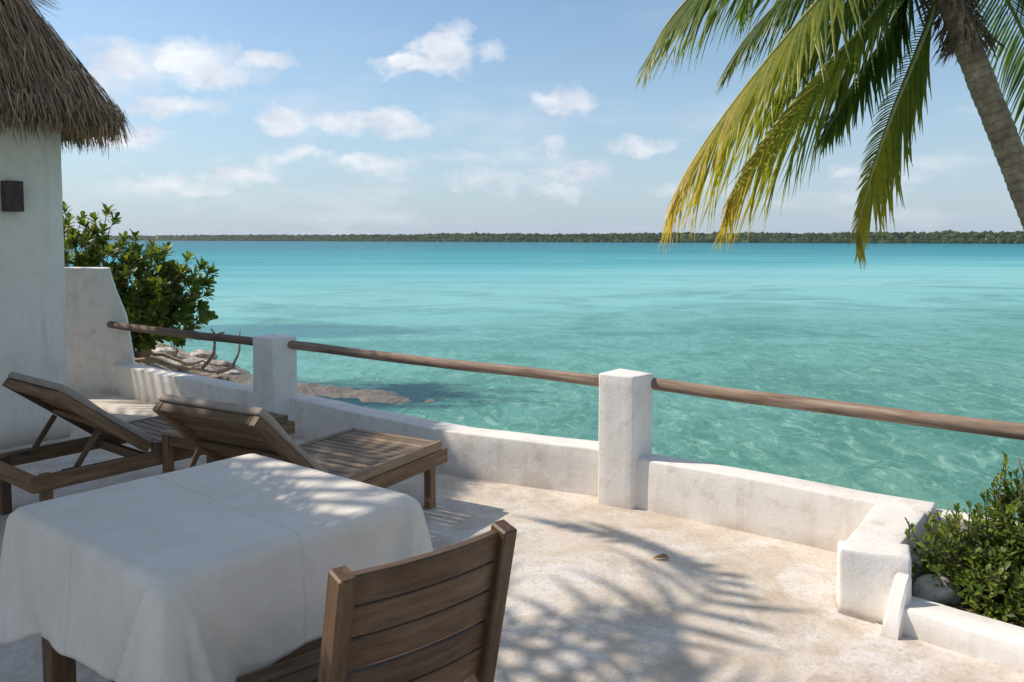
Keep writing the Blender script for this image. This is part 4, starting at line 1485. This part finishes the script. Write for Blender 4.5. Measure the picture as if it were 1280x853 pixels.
def frond(parent, pts, mat_len=.62, nleaf=75, start=.10, tone0=0.0, tone1=1.0, single=False, roll=0.0, width=.017, rg=None, leafdroop=1.0, down=.55, side_scale=(1, 1), dens_skip=None):
    rg = rg or random.Random(1); nleaf = int(nleaf * 1.5); width = width * 1.12
    P = path_pts(pts, 10); n = len(P)
    L_ = sum((P[i + 1] - P[i]).length for i in range(n - 1))
    cum = [0]
    for i in range(1, n): cum.append(cum[-1] + (P[i] - P[i - 1]).length)

    def at(t):
        s = t * L_
        for i in range(1, n):
            if cum[i] >= s:
                k = (s - cum[i - 1]) / (cum[i] - cum[i - 1]); return P[i - 1].lerp(P[i], k), (P[i] - P[i - 1]).normalized()
        return P[-1], (P[-1] - P[-2]).normalized()
    V, F = tube(P, lambda t: .020 * (1 - t) ** .8 + .0025, 6)
    tone = []
    for i in range(n): tone += [tone0 + (tone1 - tone0) * (i / (n - 1)) ** 1.15] * 6
    fr = mk('frond', V, F, M['rachis'], parent, smooth=True, tone=tone)
    JV = []; JF = []; JT = []
    for sd in (-1, 1):
        for k in range(nleaf):
            t = start + (1 - start) * ((k + .5) / nleaf)
            t = min(.997, t + rg.uniform(-.002, .002))
            p, tg = at(t)
            upv = Vector((0, 0, 1)); upv = (upv - tg * upv.dot(tg))
            if upv.length < .15: upv = Vector((0, -1, 0)) - tg * Vector((0, -1, 0)).dot(tg)
            upv.normalize()
            upv = Quaternion(tg, roll) @ upv
            side = tg.cross(upv).normalized() * sd
            env = (math.sin(min(1, (t + .10) / .55) * math.pi / 2)) * (1 - max(0, (t - .55) / .45) ** 1.5 * .66)
            ln = mat_len * env * rg.uniform(.84, 1.07) * side_scale[0 if sd < 0 else 1]
            fwd = .45 + .75 * t ** 2
            d = (side * (.72 - .35 * t) + tg * fwd * FW + upv * .10 + Vector((0, 0, -down * (1 - .35 * t)))).normalized()
            w = width * (0.75 + .5 * env) * .5
            b = len(JV); segs = 5
            vv = []; ff = []; tt = []
            q = p.copy(); dr = .10 * leafdroop * rg.uniform(.8, 1.25)
            ns = (d.cross(Vector((0, 0, 1)))).normalized() if abs(d.z) < .98 else Vector((1, 0, 0))
            kink = rg.uniform(-.08, .08) * (2.2 if rg.random() < .06 else 1)
            for j in range(segs + 1):
                f = j / segs
                ww = w * (.5 + 2.2 * f if f < .25 else 1.05 * (1 - ((f - .25) / .75) ** 1.7 * .93))
                nrm = d.cross(ns).normalized()
                vv += [q - ns * ww + nrm * ww * .55, q, q + ns * ww + nrm * ww * .55]
                tn = (tone0 + (tone1 - tone0) * t ** 1.15) + .16 * f ** 2
                tt += [tn] * 3
                q = q + d * (ln / segs)
                d = (d + Vector((kink, kink * .5, -dr * (1 + f)))).normalized()
                ns = (ns - d * ns.dot(d)).normalized()
            for j in range(segs):
                a = 3 * j
                ff += [[a, a + 1, a + 4, a + 3], [a + 1, a + 2, a + 5, a + 4]]
            if single and LEAFLETS[0] < 300:
                LEAFLETS[0] += 1
                mk('leaflet', vv, ff, M['frond'], fr, smooth=True, tone=tt)
            else:
                JV += vv; JF += [[x + b for x in f_] for f_ in ff]; JT += tt
    if JV:
        o = mk('leaflets', JV, JF, M['frond'], fr, smooth=True, tone=JT); o['kind'] = 'stuff'
    return fr


F0 = 1000.0; PT = R(3.205)


def rp(px, py, y):
    """helper used when laying out the fronds: a point at distance y seen at px,py of the reference"""
    v = Vector((0, math.cos(PT), -math.sin(PT))) * F0 + Vector((1, 0, 0)) * (px - 640) + Vector((0, math.sin(PT), math.cos(PT))) * (354 - py)
    return CAM + v * (y / v.y)


def trunk(parent, pts, r0, r1, rings, flare=.0):
    P = path_pts(pts, 40); n = len(P)
    cum = [0]
    for i in range(1, n): cum.append(cum[-1] + (P[i] - P[i - 1]).length)
    L_ = cum[-1]; V = []; tone = []; seg = 20
    m_ = rings * 5; rows = []
    prev = None
    for i in range(m_ + 1):
        t = i / m_; s = t * L_
        for k in range(1, n):
            if cum[k] >= s - 1e-9: break
        f = (s - cum[k - 1]) / (cum[k] - cum[k - 1]); p = P[k - 1].lerp(P[k], f); tg = (P[k] - P[k - 1]).normalized()
        a = prev if prev is not None else Vector((1, 0, 0)); a = (a - tg * a.dot(tg)).normalized(); prev = a; b = tg.cross(a)
        ph = (i % 5) / 5.0
        r = r0 + (r1 - r0) * t + flare * math.exp(-t * 14)
        saw = (.35 - ph) * .075
        for q in range(seg):
            w = 2 * math.pi * q / seg
            jit = noise.noise(Vector((math.cos(w) * 1.5, math.sin(w) * 1.5, s * 9)))
            shift = .02 * noise.noise(Vector((math.cos(w), math.sin(w), i // 5)))
            V.append(p + (a * math.cos(w) + b * math.sin(w)) * r * (1 + saw + .05 * jit) + tg * shift)
            tone.append(1.0 if i % 5 == 4 else (.5 if i % 5 == 3 else .1 + .3 * abs(jit)))
    F = []
    for i in range(m_):
        for q in range(seg):
            q2 = (q + 1) % seg; F.append([i * seg + q, i * seg + q2, (i + 1) * seg + q2, (i + 1) * seg + q])
    F.append([m_ * seg + q for q in range(seg)])
    return mk('trunk', V, F, M['trunk'], parent, smooth=True, tone=tone)


def palm_right():
    rg = random.Random(4)
    crown = rp(1168, -45, 5.6)
    base = Vector((4.75, 5.55, -.85))
    e = empty('coconut_palm', base, label='leaning coconut palm with drooping yellow green fronds at the upper right', cat='palm tree')
    tp = [base, Vector((4.35, 5.58, .3)), rp(1318, 330, 5.6), rp(1262, 190, 5.6), rp(1222, 90, 5.6), rp(1190, 5, 5.6), crown]
    trunk(e, tp, .102, .084, 74, .07)
    c = crown
    y0 = 5.6
    D = lambda L: [c] + [rp(*q) for q in L]
    # fronds in view (laid out as places in the air round the crown)
    frond(e, D([(1100, -78, 5.5), (1035, -12, 5.3), (965, 68, 5.15), (900, 152, 5.05), (858, 215, 5.0), (845, 244, 4.98)]), .96, 62, .08, .12, .98, True, R(32), rg=rg, side_scale=(.90, 1.18), down=.62)
    frond(e, D([(1128, -28, 5.65), (1075, 38, 5.55), (1010, 108, 5.45), (950, 182, 5.4), (920, 232, 5.38), (912, 256, 5.36)]), .86, 56, .10, .10, .95, True, R(32), rg=rg, side_scale=(.90, 1.18), down=.62)
    frond(e, D([(1166, 10, 5.5), (1146, 66, 5.4), (1118, 135, 5.3), (1092, 208, 5.25), (1076, 266, 5.2), (1069, 298, 5.2)]), .60, 54, .14, .10, .90, False, R(78), rg=rg, side_scale=(.40, 1.15), down=.12)
    frond(e, D([(1085, -112, 5.9), (1000, -92, 6.0), (925, -55, 6.05), (868, -8, 6.1), (834, 30, 6.1), (816, 60, 6.1)]), 1.0, 66, .10, .05, .42, False, 0.0, rg=rg)
    frond(e, D([(1115, -90, 6.3), (1050, -55, 6.6), (985, -8, 6.8), (935, 45, 6.9), (908, 84, 6.95)]), .78, 58, .10, .0, .22, False, 0.0, rg=rg)
    frond(e, D([(1235, -125, 5.1), (1320, -115, 4.8), (1400, -40, 4.6), (1450, 70, 4.5), (1480, 190, 4.45)]), .70, 66, .10, .05, .40, False, 0.0, rg=rg)
    frond(e, D([(1205, -70, 6.1), (1250, -15, 6.5), (1290, 70, 6.8), (1312, 170, 7.0), (1325, 260, 7.1)]), .62, 58, .10, .05, .35, False, 0.0, rg=rg)
    frond(e, D([(1230, -95, 5.9), (1300, -60, 6.0), (1365, 20, 6.1), (1400, 120, 6.15), (1420, 210, 6.2)]), .66, 60, .10, .05, .45, False, 0.0, rg=rg)
    frond(e, D([(1120, -60, 6.0), (1058, 8, 6.0), (1000, 78, 6.0), (955, 150, 6.0), (925, 215, 6.0)][:4]), .62, 60, .08, .05, .55, False, 0.0, rg=rg)
    frond(e, D([(1140, -10, 5.9), (1105, 50, 5.9), (1065, 110, 5.85), (1030, 170, 5.8)]), .55, 50, .08, .0, .40, False, 0.0, rg=rg)
    # the rest of the crown, above the picture
    for (az, up_, ln) in ((205, 2.2, 1.7), (255, 1.9, 1.8), (330, 1.6, 2.6), (20, 1.6, 2.6), (70, 1.6, 2.6), (110, 2.0, 2.2), (150, 2.4, 1.8)):
        a = R(az); h = Vector((math.cos(a), math.sin(a), 0))
        frond(e, [c, c + h * ln * .35 + Vector((0, 0, up_ * .62)), c + h * ln * .75 + Vector((0, 0, up_ * .62)), c + h * ln + Vector((0, 0, up_ * .1))], .60, 46, .12, .0, .4, False, 0.0, .022, rg=rg)
    # fibre sheath and old stalk stubs hanging round the top of the trunk
    V = []; F = []
    for _ in range(520):
        w = rg.uniform(0, 6.28); s = rg.uniform(0, .62)
        tdir = (tp[-1] - tp[-2]).normalized()
        p = c - tdir * s + Vector((math.cos(w), math.sin(w) * .8, 0)) * rg.uniform(.09, .15)
        d = Vector((math.cos(w) * .45 + rg.gauss(0, .15), math.sin(w) * .45, -1 + rg.uniform(0, .7))).normalized()
        b = len(V); sd = d.orthogonal().normalized(); sd = Quaternion(d, rg.uniform(0, 3)) @ sd; ln = rg.uniform(.05, .17); ww = rg.uniform(.003, .009)
        V += [p - sd * ww, p + sd * ww, p + d * ln * .6 + sd * ww * .8, p + d * ln * .6 - sd * ww * .8, p + d * ln + Vector((0, 0, -.02))]
        F += [[b, b + 1, b + 2, b + 3], [b + 3, b + 2, b + 4]]
    fo = mk('crown_fibre', V, F, M['stem'], e); fo['kind'] = 'stuff'
    for k, (x, y, z) in enumerate(((-.11, -.06, -.10), (-.05, -.13, -.16), (-.14, .02, -.20), (.06, -.12, -.05), (-.02, -.13, -.30))):
        b0 = c + Vector((x * .6, y * .6, z)); b1 = c + Vector((x * 2.0, y * 1.9, z + .06))
        V, F = tube([b0, b0.lerp(b1, .5), b1], lambda t: .035 * (1 - .55 * t), 7)
        mk('stalk_stub', V, F, M['stem'], e, smooth=True)


palm_right()
# bank the right palm stands on, beyond the right edge of the picture
o = rock('sand_bank', (5.6, 5.6, -1.0), 1.15, M['shore'], 2, (1, 1.1, .3), 3); tag(o, kind='structure')


def palm_left(name_label, base, crown, n, ln, seed, skip=()):
    rg = random.Random(seed)
    e = empty('coconut_palm', base, label=name_label, cat='palm tree')
    b = Vector(base); c = Vector(crown)
    trunk(e, [b, b.lerp(c, .35) + Vector((.15, 0, 0)), b.lerp(c, .7) + Vector((.1, 0, 0)), c], .15, .11, 60, .08)
    for k in range(n):
        a = 2 * math.pi * k / n + rg.uniform(-.15, .15); h = Vector((math.cos(a), math.sin(a), 0))
        u_ = rg.uniform(.1, 1.3); l2 = ln * rg.uniform(.85, 1.1)
        frond(e, [c, c + h * l2 * .35 + Vector((0, 0, u_ * .6)), c + h * l2 * .75 + Vector((0, 0, u_ * .45 - .1)), c + h * l2 + Vector((0, 0, u_ * .1 - .7))], .62, 13, .10, .05, .5, False, 0.0, .046, rg=rg, down=.12)


palm_left('tall coconut palm standing behind the thatched building outside the picture', (-9.6, 9.0, -.3), (-8.4, 7.9, 6.0), 14, 2.1, 31)
palm_left('second tall coconut palm left of the terrace outside the picture', (-7.2, 2.2, 0.0), (-5.95, 4.45, 5.3), 10, 1.75, 41)


# unseen thatched canopy, added left of the table to throw shade on it
def added_sunshade():
    c = Vector((-3.70, 2.22, 0))
    e = empty('added_thatch_shade', c, label='round thatched canopy outside the picture, added to shade the table', cat='added_sunshade')
    V, F = tube([c, c + Vector((0, 0, 3.3))], .06, 10); mk('pole', V, F, M['rail'], e, smooth=True)
    V = []; F = []; n = 40; prof = [(0.02, 3.55), (.5, 3.25), (1.0, 2.9), (1.35, 2.62), (1.33, 2.55), (.9, 2.78), (.02, 3.3)]
    for (r, z) in prof:
        for k in range(n):
            w = 2 * math.pi * k / n; rr = r * (1 + .02 * math.sin(7 * w)); V.append(c + Vector((rr * math.cos(w), rr * math.sin(w), z)))
    for j in range(len(prof) - 1):
        for k in range(n): F.append([j * n + k, j * n + (k + 1) % n, (j + 1) * n + (k + 1) % n, (j + 1) * n + k])
    cp = mk('canopy', V, F, M['thatch_base'], e, smooth=True)
    rg = random.Random(6); V = []; F = []
    for _ in range(7000):
        r = 1.35 * math.sqrt(rg.random()); w = rg.uniform(0, 6.28); o = Vector((math.cos(w), math.sin(w), 0))
        p = c + o * r + Vector((0, 0, 3.57 - .69 * r)); d = (o + Vector((0, 0, -.75)) + Vector((-o.y, o.x, 0)) * rg.gauss(0, .15)).normalized()
        sd = Vector((-o.y, o.x, 0)) * rg.uniform(.004, .009); l_ = rg.uniform(.15, .35); b = len(V)
        V += [p - sd, p + sd, p + d * l_ + sd * .3, p + d * l_ - sd * .3]; F.append([b, b + 1, b + 2, b + 3])
    t = mk('thatch', V, F, M['thatch'], cp); t['kind'] = 'stuff'


added_sunshade()


# ---------------------------------------------------------------- air
def haze():
    x0, x1, y0, y1, z0, z1 = -3000, 1500, -60, 3400, -6.0, 9.6
    V = [(x, y, z) for z in (z0, z1) for y in (y0, y1) for x in (x0, x1)]
    F = [[0, 2, 3, 1], [4, 5, 7, 6], [0, 1, 5, 4], [2, 6, 7, 3], [0, 4, 6, 2], [1, 3, 7, 5]]
    mt = bpy.data.materials.new('air'); mt.use_nodes = True; nt = mt.node_tree; nt.nodes.clear()
    o = nt.nodes.new('ShaderNodeOutputMaterial'); v = nt.nodes.new('ShaderNodeVolumePrincipled')
    v.inputs['Color'].default_value = (.90, .93, 1.0, 1); v.inputs['Density'].default_value = HAZE
    v.inputs['Anisotropy'].default_value = .2
    nt.links.new(v.outputs[0], o.inputs['Volume'])
    ob = mk('haze', V, F, mt); tag(ob, kind='stuff')


HAZE = .00016
haze()
